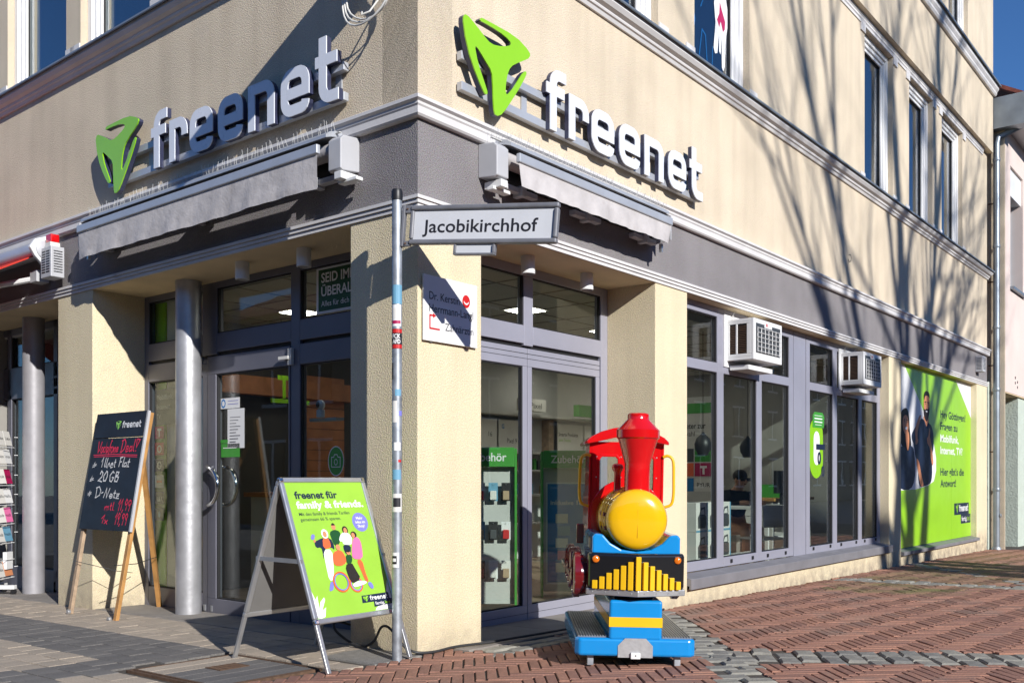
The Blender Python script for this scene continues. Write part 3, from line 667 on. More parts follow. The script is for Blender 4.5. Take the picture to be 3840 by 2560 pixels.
# ---------------------------------------------------------------- channel-letter signs
LOGO = [(.016,.547),(.044,.547),(.087,.53),(.149,.502),(.204,.474),(.249,.456),(.295,.453),(.356,.466),(.426,.49),(.462,.507),(.475,.521),(.47,.533),(.434,.547),(.372,.557),(.295,.561),(.219,.562),(.167,.56),(.159,.566),(.171,.583),(.19,.586),(.31,.589),(.45,.591),(.562,.581),(.644,.554),(.682,.532),(.684,.514),(.665,.49),(.611,.456),(.546,.419),(.49,.382),(.462,.352),(.446,.322),(.434,.288),(.422,.235),(.418,.193),(.428,.169),(.45,.183),(.498,.234),(.554,.307),(.595,.361),(.624,.389),(.64,.392),(.644,.378),(.628,.347),(.579,.272),(.514,.186),(.45,.104),(.411,.057),(.372,.018),(.337,0),(.31,.002),(.299,.028),(.291,.099),(.287,.181),(.28,.252),(.261,.285),(.219,.315),(.175,.348),(.138,.373),(.116,.381),(.112,.364),(.131,.304),(.16,.246),(.197,.186),(.231,.129),(.233,.113),(.219,.103),(.201,.11),(.16,.155),(.109,.224),(.058,.307),(.019,.407),(0,.495),(.001,.528)]
SW, XH, AH = .077, .327, .446       # stroke width, x-height, ascender
def glyph(ch):
    h = SW/2; r = .075
    if ch == 'f':
        return .236, [[(.082, 0), (.082, AH-h-r)] + arc(.082+r, AH-h-r, r, 180, 90)[1:] + [(.236, AH-h)], [(0, XH-h), (.082-h, XH-h)], [(.082+h, XH-h), (.215, XH-h)]]
    if ch == 'r':
        return .255, [[(h, 0), (h, XH)], [(SW, XH-h)] + arc(.255-h-r, XH-h-r, r, 90, 0) + [(.255-h, XH-.15)]]
    if ch == 'n':
        return .308, [[(h, 0), (h, XH)], [(SW, XH-h)] + arc(.308-h-r, XH-h-r, r, 90, 0) + [(.308-h, 0)]]
    if ch == 'e':
        W_ = .31; mid = XH*.47
        return W_, [[(W_-h, .085)] + arc(W_-h-r*.6, h+.045, .045, 0, -90, 4)[1:] + arc(h+r, h+r, r, 270, 180) + arc(h+r, XH-h-r, r, 180, 90) + arc(W_-h-r, XH-h-r, r, 90, 0) + [(W_-h, mid-h)], [(SW, mid), (W_-SW, mid)]]
    if ch == 't':
        return .24, [[(.078, AH), (.078, h+r)] + arc(.078+r, h+r, r, 180, 270)[1:] + [(.24, h)], [(0, XH-h), (.078-h, XH-h)], [(.078+h, XH-h), (.225, XH-h)]]
STARTS = [('f', 0), ('r', .275), ('e', .568), ('e', .953), ('n', 1.335), ('e', 1.723), ('t', 2.10)]
def big_sign(name, label, M, logo_u, logo_v, text_u, base_v, rail_u0, k):
    t = thing(name, label, 'shop sign', M, 'illuminated letter signs on the fascia')
    for v in (base_v+.035, base_v+.235): part('mounting_rail', MB().box(rail_u0, text_u+2.345*k, v-.028, v+.028, .012, .056), 'rail_grey', t, bev=.003)
    for u in (text_u-.15, text_u+1.1, text_u+2.2): part('spacer', MB().box(u-.03, u+.03, base_v+.02, base_v+.25, .002, .012), 'rail_grey', t)
    L_ = sub('logo', t)
    P = [(logo_u+x*1.022, logo_v+y*1.022) for x, y in LOGO]
    part('logo_body', MB().prism(P, .064, .100), 'letter_side', L_)
    part('logo_face', MB().prism(P, .101, .110), 'logo_green', L_)
    for ch, x in STARTS:
        W_, st = glyph(ch); g = sub('letter', t)
        body = MB(); face = MB()
        for q, s in enumerate(st):
            s = [(text_u+(x+a)*k, base_v+b*max(k, 1.015)) for a, b in s]
            ribbon(body, s, SW, .058, .092); ribbon(face, s, SW, .093, .101)
        part('letter_body', body, 'letter_side', g); part('letter_face', face, 'letter_face', g)
    return t
big_sign('shop_sign', 'sunlit raised shop-name letters with bright green logo on the right facade', MR, .308, 3.54, 1.213, 3.63, .35, 1.017)
big_sign('shop_sign', 'half-shaded raised shop-name letters with green logo on the left facade', ML, -3.811, 3.522, -2.935, 3.610, -3.7, .982)
def wordmark(parent, u, v, w, width, m_text='print_white', m_logo='logo_green', logo=True, gap=.0):
    s = width/2.345; mb = MB()
    for q, (ch, x) in enumerate(STARTS):
        for p in glyph(ch)[1]: ribbon(mb, [(u+(x+a)*s, v+b*s) for a, b in p], SW*s*1.15, w)
    part('wordmark', mb, m_text, parent)
    if logo:
        part('logo', MB().flat([(u-.85*s+x*s, v-.10*s+y*s) for x, y in LOGO], w), m_logo, parent)

# ---------------------------------------------------------------- awnings
def awning(name, label, M, box_u, u0, u1, vb, flip):
    t = thing(name, label, 'awning', M, 'retracted shop awnings')
    bx = (min(box_u), max(box_u))
    e = MB(); prof = [(.0,3.352),(.135,3.340),(.165,3.312),(.165,3.118),(.145,3.108),(.0,3.125)]
    e.add([(bx[0], v, w) for w, v in prof]+[(bx[1], v, w) for w, v in prof], [tuple(range(5,-1,-1)), tuple(range(6,12))]+[(i,(i+1)%6,6+(i+1)%6,6+i) for i in range(6)])
    part('end_box', e, 'grey_paint', t, bev=.006)
    hood = MB(); prof = [(.0,3.400),(.10,3.400),(.150,3.385),(.185,3.358),(.185,3.338),(.145,3.352),(.10,3.362),(.0,3.362)]
    hood.add([(u0, v, w) for w, v in prof]+[(u1, v, w) for w, v in prof], [tuple(range(7,-1,-1)), tuple(range(8,16))]+[(i,(i+1)%8,8+(i+1)%8,8+i) for i in range(8)])
    part('hood', hood, 'rail_grey', t)
    part('fabric_roll', MB().tube([(u0+.02, 3.275, .09), (u1-.02, 3.275, .09)], .055, 14), 'valance', t, smooth=True)
    part('front_bar', MB().box(u0+.03, u1-.03, 3.226, 3.288, .205, .238), 'rail_grey', t, bev=.006)
    part('back_plate', MB().box(u0, u1, 3.16, 3.34, .002, .02), 'black', t)
    n = 64; vs = []; rows = 5
    for j in range(rows+1):
        for i in range(n+1):
            f = i/n; g = j/rows; u = u0+.04+(u1-u0-.08)*f
            wv = .005*math.sin(f*41+g)+.003*math.sin(f*97+2*g)+.004*math.sin(f*17)
            end = .03*max(0, 1-(1-f if flip else f)*22)*g
            vs.append((u, 3.222-(3.222-vb)*g+.0025*math.sin(f*9)*g, .224+wv*g*1.3+.014*g-end))
    fs = [(j*(n+1)+i, (j+1)*(n+1)+i, (j+1)*(n+1)+i+1, j*(n+1)+i+1) for j in range(rows) for i in range(n)]
    part('valance', MB().add(vs, fs), 'valance', t, smooth=80)
    ue = u1 if flip else u0; s = 1 if flip else -1
    part('end_plate', MB().prism([(0,3.375),(.13,3.36),(.195,3.325),(.195,3.12),(.0,3.10)], 0, .014), 'grey_paint', t, Matrix(((0,0,1,ue+(.004 if flip else -.018)),(0,1,0,0),(1,0,0,0),(0,0,0,1))))
    for u in (u0+.25, (u0+u1)/2, u1-.22):
        part('folding_arm', MB().box(u-.18, u+.18, 3.085, 3.125, .03, .085).box(u-.03, u+.02, 3.065, 3.14, .02, .11), 'grey_paint', t, bev=.006)
    ax = bx[0]+.04 if flip else bx[1]-.06
    part('arm_bracket', MB().box(ax, ax+.07, 3.05, 3.10, .02, .17).box(ax-.02, ax+.16, 3.035, 3.06, .06, .12), 'white_paint', t, bev=.005)
    hk = u1-.10 if flip else u0+.1
    part('crank_eye', MB().box(hk-.012, hk+.012, 3.0, 3.07, .15, .175), 'aluminium', t)
    return t
awning('awning', 'grey retracted awning above the right entrance, sunlit valance', MR, (.577, .70), .70, 2.83, 3.062, True)
awning('awning', 'grey retracted awning with creased valance on the left facade', ML, (-.537, -.66), -3.93, -.66, 2.995, False)
def spikes(label, M, u0, u1, n, w):
    o = MB().box(u0, u1, 3.4835, 3.4875, w-.012, w+.012) if False else MB()
    for i in range(n):
        u = u0+(u1-u0)*(i+rng.uniform(-.3, .3))/n; h = rng.uniform(.07, .115)
        o.tube([(u, 3.383, w), (u+rng.uniform(-.02, .02), 3.383+h, w+rng.uniform(-.012, .03))], .0016, 3)
    o.box(u0, u1, 3.384, 3.389, w-.01, w+.01)
    x = part('bird_spikes', o, 'cable_white', None, M); tag(x, label, 'bird spikes', kind='stuff')
spikes('row of thin bird spike wires on top of the right awning', MR, .60, 2.95, 85, .095)
spikes('row of thin bird spike wires on top of the left awning', ML, -3.95, -.62, 85, .095)

# ---------------------------------------------------------------- things fixed to the walls
def spot(x, y, label):
    t = thing('ceiling_spotlight', label, 'spotlight', T(x, y, 2.795), 'cylinder spotlights under the soffit')
    part('housing', MB().lathe([(.054,0),(.054,-.135),(.046,-.138),(.046,-.10),(.0,-.10)][::-1], 28, cap=False), 'white_paint', t, smooth=True)
    part('lamp', MB().lathe([(.034,-.104),(.04,-.112),(.02,-.118)], 20), 'sign_frame', t, smooth=True)
    part('mount', MB().lathe([(.036,-.004),(.036,.0005)], 20), 'white_paint', t)
spot(.20, 2.12, 'white cylinder spotlight under the left soffit, nearer the round column')
spot(.22, 1.39, 'white cylinder spotlight under the left soffit, above the green window sign')
spot(1.45, .255, 'white cylinder spotlight under the right soffit, directly below the street name sign')
spot(2.24, .255, 'white cylinder spotlight under the right soffit, farther from the corner')
# dentist's plate
t = thing('dentist_plate', 'white dentist name plate with red smile dot on the corner pillar', 'sign', MR)
part('plate', MB().box(.028, .540, 1.972, 2.388, .012, .024), 'print_white', t, bev=.002)
part('standoff', MB().box(.10, .12, 1.965, 2.39, .0, .012).box(.44, .46, 1.965, 2.39, .0, .012), 'aluminium', t)
text(t, 'Dr. Kerstin', .078, 2.236, .0255, .052, 'ink', 0.0, .285); text(t, 'Herrmann-Langl', .078, 2.158, .0255, .052, 'ink', 0.0, .42); text(t, 'Zahn\u00e4rztin', .225, 2.052, .0255, .05, 'ink', 0.0, .275)
part('smile_dot', MB().flat([(.428+.038*math.cos(a*.2618), 2.268+.043*math.sin(a*.2618)) for a in range(24)], .0256), 'red_print', t)
part('smile', MB().flat(arc(.428, 2.272, .026, 200, 340, 8)+arc(.428, 2.281, .025, 335, 205, 8), .0264), 'print_white', t)
part('arrow', ribbon(MB(), [(.175,2.052),(.084,2.052),(.084,2.135),(.115,2.135)], .011, .0256), 'red_print', t)
part('arrow_head', MB().flat([(.112,2.118),(.140,2.135),(.112,2.152)], .0257), 'red_print', t)
# window air-conditioners
def aircon(u, label):
    t = thing('air_conditioner', label, 'air conditioner', MR, 'window air conditioners')
    w0, w1, v0, v1, u1 = -.11, .178, 2.28, 2.688, u+.68
    c = MB().box(u, u1, v0, v1, w1-.025, w1).box(u, u1, v1-.03, v1, w0, w1-.025).box(u, u1, v0, v0+.03, w0, w1-.025).box(u, u+.012, v0+.03, v0+.06, w0, w1-.025).box(u, u+.012, v1-.05, v1-.03, w0, w1-.025)
    c.box(u, u+.012, v0+.06, v1-.05, w1-.075, w1-.025).box(u, u+.012, v0+.06, v1-.05, w0+.095, w0+.115).box(u, u+.012, v0+.06, v1-.05, w0, w0+.03).box(u1-.012, u1, v0+.03, v1-.03, w0, w1-.025)
    part('casing', c, 'white_paint', t, bev=.004)
    part('core', MB().box(u+.02, u1-.02, v0+.035, v1-.035, w0, w1-.04), 'black', t)
    lv = MB()
    for k in range(16):
        z = v0+.07+k*.0175; lv.box(u+.004, u+.016, z, z+.005, w0+.03, w0+.095).box(u+.0045, u+.0165, z, z+.005, w0+.115, w1-.075)
    part('louvre', lv, 'rust', t)
    part('coil_face', MB().box(u+.05, u1-.05, v0+.07, v1-.045, w1+.0005, w1+.004), 'plastic_grey', t)
    part('badge', MB().box(u+.24, u+.42, v1-.075, v1-.02, w1+.001, w1+.006), 'white_paint', t)
    part('badge_mark', MB().flat([(u+.28,v1-.06),(u+.31,v1-.06),(u+.31,v1-.03),(u+.28,v1-.03)], w1+.0068), 'red_print', t)
    g = MB()
    for k in range(7): x = u+.07+k*(.52/6); g.tube([(x, v0+.075, w1+.012), (x, v1-.085, w1+.012)], .0035, 4)
    for k in range(6): z = v0+.085+k*.046; g.tube([(u+.06, z, w1+.016), (u1-.06, z, w1+.016)], .0035, 4)
    part('wire_guard', g, 'white_paint', t)
    part('mounting_board', MB().box(u-.06, u+.75, 2.22, 2.74, -.118, -.106), 'white_paint', t)
    part('support', MB().box(u+.05, u+.62, 2.19, 2.235, -.10, .10), 'white_paint', t)
    for x in (u+.10, u+.45): part('hook', MB().tube([(x, 2.70, -.10), (x, 2.76, -.09), (x+.02, 2.78, -.08)], .006, 6), 'cable_white', t)
aircon(4.505, 'white window air conditioner in the first shop window, beside the pillar')
aircon(7.685, 'white window air conditioner in the farther shop window, beside the green billboard')
# alarm sounders
def siren(M, label, lamp):
    t = thing('alarm_siren', label, 'alarm box', M)
    part('housing', MB().box(0, .2, 0, .28, 0, .125), 'grey_paint', t, bev=.006)
    s = MB()
    for k in range(9):
        z = .045+k*.0235
        for x in (.025, .108): s.box(x, x+.066, z, z+.010, .1252, .128)
        s.box(.2002, .203, z, z+.008, .02, .10)
        s.box(-.003, -.0002, z, z+.008, .02, .10)
    part('slots', s, 'black', t)
    if lamp:
        part('lamp_base', MB().box(.05, .16, .281, .325, .02, .11), 'cable_white', t, bev=.005)
        part('lamp', MB().box(.055, .155, .326, .40, .025, .105), 'red_gloss', t, bev=.006)
siren(ML @ T(-4.70, 2.945, .05), 'grey louvred alarm siren with red beacon beside the red awning', True)
siren(MR @ T(14.05, 3.0, .0), 'small grey louvred alarm box on the fascia at the far right end', False)
# cable coil hung on the left wall near the corner
t = thing('cable_coil', 'white cable rolled into a coil hanging high on the left wall near the corner', 'cable', ML)
for k in range(3):
    pts = [(-.345+(.205+.012*k)*math.sin(R(a)), 4.275-.02*k+(.225+.008*k)*math.cos(R(a)), .10+.018*k+.02*math.sin(R(2*a+40*k))) for a in range(0, 360, 15)]
    part('cable_loop', MB().tube(pts, .0062, 7, closed=True), 'cable_white', t, smooth=True)
part('cable_tail', MB().tube([(-.36,4.08,.14),(-.34,4.05,.16),(-.30,4.07,.13),(-.28,4.18,.06),(-.27,4.5,.012)], .006, 7), 'cable_white', t, smooth=True)
part('wall_hook', MB().tube([(-.345,4.53,.0),(-.345,4.52,.15),(-.345,4.55,.17)], .006, 6), 'steel', t)
# double-sided sign projecting from the left wall above the picture; it throws the long diagonal shadow
t = thing('projecting_sign', 'blade sign projecting from the left wall above the cable coil', 'sign', ML)
part('panel', MB().box(-.17, -.09, 4.42, 4.80, .12, 1.02), 'grey_paint', t, bev=.01)
part('bracket', MB().box(-.15, -.11, 4.50, 4.54, 0, .13).box(-.15, -.11, 4.70, 4.74, 0, .13), 'sign_frame', t)
# billboard in the last bay of the right facade
t = thing('billboard', 'tall lime green wall poster with two employees at the far end of the facade', 'poster', MR @ T(0, 0, -.10))
part('panel', MB().box(9.786, 12.855, .082, 2.793, -.02, 0), 'print_green', t); part('panel', MB().box(12.862, 14.153, .082, 2.793, -.02, 0), 'print_green', t)
def soften(P, n=2):                 # round off a traced outline
    for _ in range(n):
        Q_ = []
        for i in range(len(P)):
            a_, b_ = P[i], P[(i+1) % len(P)]
            Q_ += [(a_[0]*.75+b_[0]*.25, a_[1]*.75+b_[1]*.25), (a_[0]*.25+b_[0]*.75, a_[1]*.25+b_[1]*.75)]
        P = Q_
    return P
def pr(name, pts, m, w): part(name, MB().flat(soften(pts) if name.startswith('printed') else pts, w), m, t)
pr('print_field', [(9.79,2.78),(10.27,2.78),(11.15,2.22),(11.74,1.79),(11.94,1.43),(11.94,1.23),(11.81,1.06),(11.46,.99),(10.86,.94),(9.79,.925)], 'print_white', .0008)
pr('print_field', [(13.12,2.785),(14.15,2.785),(14.15,2.19)], 'print_white', .0008)
pr('printed_hair', [(10.31,2.15),(10.43,2.14),(10.51,2.03),(10.53,1.86),(10.59,1.71),(10.62,1.56),(10.59,1.47),(10.48,1.48),(10.20,1.55),(10.06,1.66),(10.04,1.99),(10.15,2.11)], 'hair_dark', .0016)
pr('printed_shirt', [(10.0,1.55),(10.25,1.59),(10.45,1.48),(10.56,1.63),(10.8,1.51),(10.8,.942),(9.95,.93),(9.92,1.3)], 'ink_navy', .0024)
pr('printed_neck', [(10.30,1.80),(10.48,1.82),(10.51,1.69),(10.48,1.56),(10.43,1.50),(10.34,1.63)], 'skin_print', .003)
pr('printed_face', [(10.22,2.02),(10.33,2.05),(10.42,2.03),(10.46,1.95),(10.47,1.86),(10.41,1.78),(10.33,1.75),(10.24,1.79),(10.18,1.87),(10.18,1.96)], 'skin_print', .0036)
pr('printed_smile', [(10.28,1.86),(10.42,1.88),(10.40,1.835),(10.33,1.82)], 'print_white', .0042)
pr('printed_brow', [(10.23,1.975),(10.30,1.985),(10.30,1.97),(10.23,1.96)], 'hair_dark', .0042); pr('printed_brow', [(10.36,1.985),(10.43,1.975),(10.43,1.96),(10.36,1.97)], 'hair_dark', .0043)
pr('printed_shirt', [(10.64,1.79),(10.86,1.91),(11.02,1.99),(11.19,2.05),(11.39,1.95),(11.6,1.98),(11.77,1.87),(11.81,1.63),(11.7,1.47),(11.72,1.04),(11.39,.995),(10.96,.955),(10.96,1.37),(10.8,1.43),(10.76,1.6),(10.61,1.71)], 'ink_navy', .0026)
pr('printed_arm', [(10.78,1.85),(10.99,2.06),(11.09,2.09),(11.11,2.06),(11.02,1.96),(10.92,1.82),(10.92,1.72),(10.96,1.68),(10.89,1.62),(10.8,1.62),(10.83,1.7)], 'skin_print', .0034)
pr('printed_neck', [(11.22,2.08),(11.49,2.08),(11.54,1.99),(11.39,1.90),(11.26,2.01)], 'skin_print', .0032)
pr('printed_face', [(11.27,2.38),(11.42,2.41),(11.54,2.4),(11.57,2.3),(11.54,2.16),(11.46,2.1),(11.34,2.09),(11.26,2.16),(11.24,2.28)], 'skin_print', .0038)
pr('printed_hair', [(11.24,2.36),(11.27,2.44),(11.38,2.48),(11.5,2.47),(11.57,2.42),(11.56,2.36),(11.51,2.39),(11.39,2.41),(11.3,2.38),(11.27,2.31)], 'hair_dark', .0046)
pr('printed_beard', [(11.24,2.21),(11.3,2.17),(11.39,2.2),(11.49,2.19),(11.56,2.24),(11.54,2.12),(11.47,2.03),(11.39,1.99),(11.3,2.03),(11.24,2.12)], 'hair_dark', .0047)
pr('printed_smile', [(11.34,2.165),(11.46,2.165),(11.44,2.14),(11.36,2.14)], 'print_white', .0053)
pr('printed_brow', [(11.28,2.305),(11.38,2.31),(11.38,2.29),(11.28,2.285)], 'hair_dark', .0054); pr('printed_brow', [(11.43,2.31),(11.53,2.305),(11.53,2.285),(11.43,2.29)], 'hair_dark', .0055)
pr('printed_hand', [(11.41,1.74),(11.5,1.76),(11.54,1.9),(11.6,1.9),(11.58,1.76),(11.64,1.7),(11.74,1.47),(11.79,1.35),(11.72,1.3),(11.63,1.42),(11.58,1.6),(11.45,1.64)], 'skin_print', .0036)
pr('printed_arm', [(10.83,1.41),(10.98,1.4),(11.12,1.16),(11.26,.99),(11.09,.97),(10.99,1.14)], 'skin_print', .0036)
for ex, ey in ((10.265,1.945),(10.395,1.945),(11.33,2.268),(11.48,2.268)): pr('printed_eye', [(ex-.022,ey),(ex,ey+.014),(ex+.022,ey),(ex,ey-.012)], 'hair_dark', .0056)
pr('printed_collar', [(11.20,2.03),(11.30,2.00),(11.40,1.90),(11.36,1.86),(11.24,1.95)], 'navy_cloth', .0056); pr('printed_collar', [(11.54,1.99),(11.46,1.98),(11.40,1.90),(11.45,1.87)], 'navy_cloth', .0057)
for s, v, m in (('Hey G\u00f6ttingen!', 2.10, 'ink_navy'), ('Fragen zu', 1.905, 'ink_navy'), ('Mobilfunk,', 1.705, 'print_white'), ('Internet, TV?', 1.51, 'print_white'), ('Hier gibt\u2019s die', 1.155, 'ink_navy'), ('Antwort!', .965, 'ink_navy')):
    text(t, s, 12.19, v, .001, .125, m, .02, {'Hey G\u00f6ttingen!': 1.58, 'Fragen zu': 1.05, 'Mobilfunk,': 1.13, 'Internet, TV?': 1.38, 'Hier gibt\u2019s die': 1.48, 'Antwort!': .96}[s])
pr('logo_field', [(13.04,.68),(14.01,.68),(14.01,.48),(14.12,.48),(14.12,.32),(13.47,.32),(13.47,.48),(13.04,.48)], 'ink_navy', .0009)
wordmark(t, 13.36, .535, .0018, .60); text(t, 'fertig,', 13.52, .365, .0018, .085, 'print_white', .012, .36); text(t, 'los!', 13.90, .365, .0018, .085, 'logo_green', .012, .17)
# ---------------------------------------------------------------- downpipe, neighbour, red awning
t = thing('downpipe', 'grey zinc rain downpipe at the right end of the cream building', 'downpipe')
part('pipe', MB().tube([(15.06,-.13,gz(15,-.1)-.02),(15.06,-.13,7.30),(15.10,-.15,7.42),(15.30,-.50,7.62),(15.38,-.62,7.78),(15.38,-.62,8.05)], .056, 16), 'zinc', t, smooth=True)
for z in (.9, 2.75, 3.9, 5.4, 7.0): part('collar', MB().lathe([(.062,z-.03),(.066,z-.02),(.066,z+.02),(.062,z+.03)], 18, (15.06,-.13,0)), 'zinc', t, smooth=True)
for z in (1.6, 3.2, 4.75, 6.2): part('clip', MB().box(15.05, 15.07, -.13, .02, z-.012, z+.012), 'rust', t)
part('shoe', MB().lathe([(.085,gz(15,-.1)-.02),(.085,gz(15,-.1)+.015),(.066,gz(15,-.1)+.05)], 18, (15.06,-.13,0)), 'galvanised', t, smooth=True)
part('inspection_cap', MB().lathe([(.04,0),(.036,.02)], 14, (15.06,-.19,.42), '-y'), 'galvanised', t)
nb = thing('neighbour_house', 'pale pink plastered house adjoining on the far right, with eaves gutter', 'building')
NB = MR
part('wall', wall_holes(15.20, 27, 2.72, 7.62, [(15.62, 16.75, 4.72, 7.02), (18.4, 19.5, 4.72, 7.02)], .25, -.1), 'pink_plaster', nb, NB)
part('side_wall', MB().box(15.16, 15.199, -.248, .6, -.3, 7.6), 'plaster_upper', nb)
part('soffit', MB().box(15.2, 27, -.24, 1.2, 2.70, 2.72), 'soffit', nb)
part('porch_wall', MB().box(16.55, 27, -.20, 1.4, -.5, 2.70).box(15.2, 16.56, 1.16, 1.4, -.5, 2.7), 'mint_plaster', nb)
part('porch_wall', MB().box(14.955, 15.155, -.01, .05, -.5, 2.9), 'mint_plaster', nb)
d = sub('door', nb)
part('frame', MB().box(15.22, 16.54, 1.05, 1.15, -.3, -.1).box(15.22, 15.32, 1.05, 1.15, -.1, 2.6).box(16.44, 16.54, 1.05, 1.15, -.1, 2.6).box(15.32, 16.44, 1.05, 1.15, 2.0, 2.12).box(15.32, 16.44, 1.05, 1.15, 2.5, 2.68), 'plastic_grey', d)
part('leaf', MB().box(15.33, 16.43, 1.07, 1.12, -.1, .5), 'plastic_grey', d); part('pane', MB().box(15.33, 16.43, 1.09, 1.10, .5, 2.0).box(15.33, 16.43, 1.09, 1.10, 2.12, 2.5), 'glass_shop', d)
part('handle', MB().tube([(15.42,1.07,1.0),(15.42,.99,1.0),(15.42,.99,.45),(15.42,1.07,.45)], .015, 8), 'white_paint', d)
part('lettering', MB().box(15.5, 15.95, 1.082, 1.086, 1.42, 1.45).box(15.5, 15.8, 1.082, 1.086, 1.34, 1.36).box(15.5, 15.9, 1.082, 1.086, 1.25, 1.275), 'print_white', d)
def nwin(u0, u1):
    wv = sub('window', nb, NB)
    part('frame', MB().box(u0, u1, 4.74, 4.80, -.06, .02).box(u0, u0+.06, 4.80, 6.5, -.06, .02).box(u1-.06, u1, 4.80, 6.5, -.06, .02), 'box_blue', wv)
    part('pane', MB().box(u0+.06, u1-.06, 4.8, 6.5, -.03, -.02), 'glass_upper', wv)
    part('shutter_box', MB().box(u0, u1, 6.5, 7.02, -.06, .21), 'white_paint', wv)
    part('sill', MB().box(u0-.03, u1+.06, 4.68, 4.73, -.05, .32), 'zinc', wv)
nwin(15.62, 16.75); nwin(18.4, 19.5)
part('eaves', MB().box(15.2, 27, -.72, .4, 7.62, 7.70).box(15.2, 27, -.24, -.20, 7.35, 7.62), 'grey_paint', nb)
part('gutter', MB().tube([(15.1,-.78,8.0),(27,-.78,7.95)], .085, 14), 'zinc', nb, smooth=True)
part('gutter_board', MB().box(14.96, 15.25, -.75, .1, 7.55, 8.12), 'zinc', nb)
rf = MB()
rf.add([(15.0,-.80,8.02),(27,-.80,8.02),(27,3.6,10.6),(15.0,3.6,10.6),(15.0,-.80,7.95),(27,-.80,7.95),(27,3.6,10.5),(15.0,3.6,10.5)], [(0,1,2,3),(4,7,6,5),(0,4,5,1),(1,5,6,2),(2,6,7,3),(3,7,4,0)])
part('roof', rf, 'roof_tile', nb)
part('back_wall', MB().box(15.2, 27, 1.41, 1.6, -.4, 8.2), 'pink_plaster', nb)
vb = MB()
for a, b in ((16.02,3.02),(16.02,2.92),(16.22,2.95),(16.22,2.85)): vb.box(a, a+.05, b, b+.045, .2505, .256)
part('vent_slots', vb, 'black', nb, NB)
t = thing('red_awning', 'red fabric awning with folding arm at the left edge, neighbouring shop', 'awning', ML @ T(0, -.05, 0))
part('cassette', MB().tube([(-9.3,3.30,.11),(-4.72,3.30,.11)], .085, 16), 'rail_grey', t, smooth=True)
part('end_cap', MB().prism([(.0,3.40),(.12,3.40),(.22,3.36),(.27,3.28),(.22,3.20),(.14,3.12),(.10,3.02),(.02,3.02),(.0,3.1)], 0, .05), 'white_paint', t, Matrix(((0,0,1,-4.755),(0,1,0,0),(1,0,0,0),(0,0,0,1))), bev=.01)
part('end_disc', MB().lathe([(.085,0),(.085,.012),(.07,.02)], 24), 'grey_paint', t, T(-4.705, 3.27, .13) @ Matrix.Rotation(R(90), 4, 'Y'), smooth=True)
part('fabric', MB().add([(-9.3,3.24,.16),(-4.85,3.24,.16),(-4.85,2.62,1.25),(-9.3,2.62,1.25),(-9.3,3.23,.16),(-4.85,3.23,.16),(-4.85,2.61,1.25),(-9.3,2.61,1.25)], [(0,3,2,1),(4,5,6,7),(0,1,5,4),(1,2,6,5),(2,3,7,6),(3,0,4,7)]), 'red_fabric', t)
part('front_bar', MB().box(-9.3, -4.8, 2.56, 2.63, 1.24, 1.30), 'rail_grey', t, bev=.006)
part('folding_arm', MB().tube([(-4.95,3.05,.08),(-5.55,2.93,.50)], .028, 8), 'white_paint', t); part('folding_arm', MB().tube([(-5.55,2.93,.50),(-5.0,2.64,1.2)], .026, 8), 'white_paint', t)
part('arm_joint', MB().box(-5.62, -5.50, 2.87, 2.98, .43, .55), 'grey_paint', t, bev=.006); part('arm_joint', MB().box(-5.0, -4.86, 3.0, 3.11, .02, .14), 'grey_paint', t, bev=.006)
# ---------------------------------------------------------------- street name sign
PXY = (-.218, -.040)
t = thing('street_sign', 'street name sign on a galvanised pole covered in stickers, in front of the corner', 'street sign', T(PXY[0], PXY[1], 0))
part('pole', MB().tube([(0,0,gz(*PXY)-.03),(0,0,2.80)], .0302, 24), 'galvanised', t, smooth=True)
part('pole_cap', MB().lathe([(.0335,2.785),(.0345,2.80),(.0345,2.835),(.03,2.85),(.012,2.855)], 24), 'black', t, smooth=True)
SM = frame3((0, 0, 2.516), (.304, -.953, -.082), (0, 0, 1))
s = sub('sign_plate', t, SM)
a, b, hh = .085, 1.025, .232
part('frame', MB().box(a, b, 0, .030, -.022, .022).box(a, b, hh-.030, hh, -.022, .022).box(a, a+.026, .030, hh-.030, -.022, .022).box(b-.026, b, .030, hh-.030, -.022, .022), 'sign_frame', s, bev=.010, seg=3)
part('panel', MB().box(a+.024, b-.024, .028, hh-.028, -.008, .008), 'sign_white', s)
text(s, 'Jacobikirchhof', .170, .071, .0092, .078, 'ink', .012, .735)
gm = MB()
part('bracket', MB().box(.026, .046, -.012, hh+.006, -.016, .016).box(.046, .09, hh-.045, hh+.004, -.012, .012).box(.046, .09, -.010, .022, -.012, .012), 'sign_frame', s, bev=.004)
part('bolt', MB().lathe([(.006,0),(.006,.006)], 8, (.062,hh-.02,.012)).lathe([(.006,0),(.006,.006)], 8, (.062,.006,.012)), 'rust', s)
s2 = sub('small_plate', t, SM @ T(0, -.066, 0))
part('frame', MB().box(.385, .650, .002, .014, -.018, .018).box(.385, .401, .014, .063, -.018, .018).box(.634, .650, .014, .063, -.018, .018), 'sign_frame', s2, bev=.003)
part('panel', MB().box(.401, .634, .014, .0645, -.006, .006), 'sign_white', s2)
def sticker(z0, z1, a0, a1, m, r=.0310):
    n = 8; d = R(218)       # angles measured round the pole, 0 = towards the viewer
    vs = [(r*math.cos(d+R(a0+(a1-a0)*i/n)), r*math.sin(d+R(a0+(a1-a0)*i/n)), z) for z in (z0, z1) for i in range(n+1)]
    part('sticker', MB().add(vs, [(i, i+1, n+1+i+1, n+1+i) for i in range(n)]), m, t)
sticker(2.155, 2.27, -85, 80, 'box_blue'); sticker(2.02, 2.15, -80, 60, 'print_white'); sticker(2.065, 2.13, -60, 40, 'paper', .0314); sticker(2.035, 2.055, -60, 50, 'magenta', .0315)
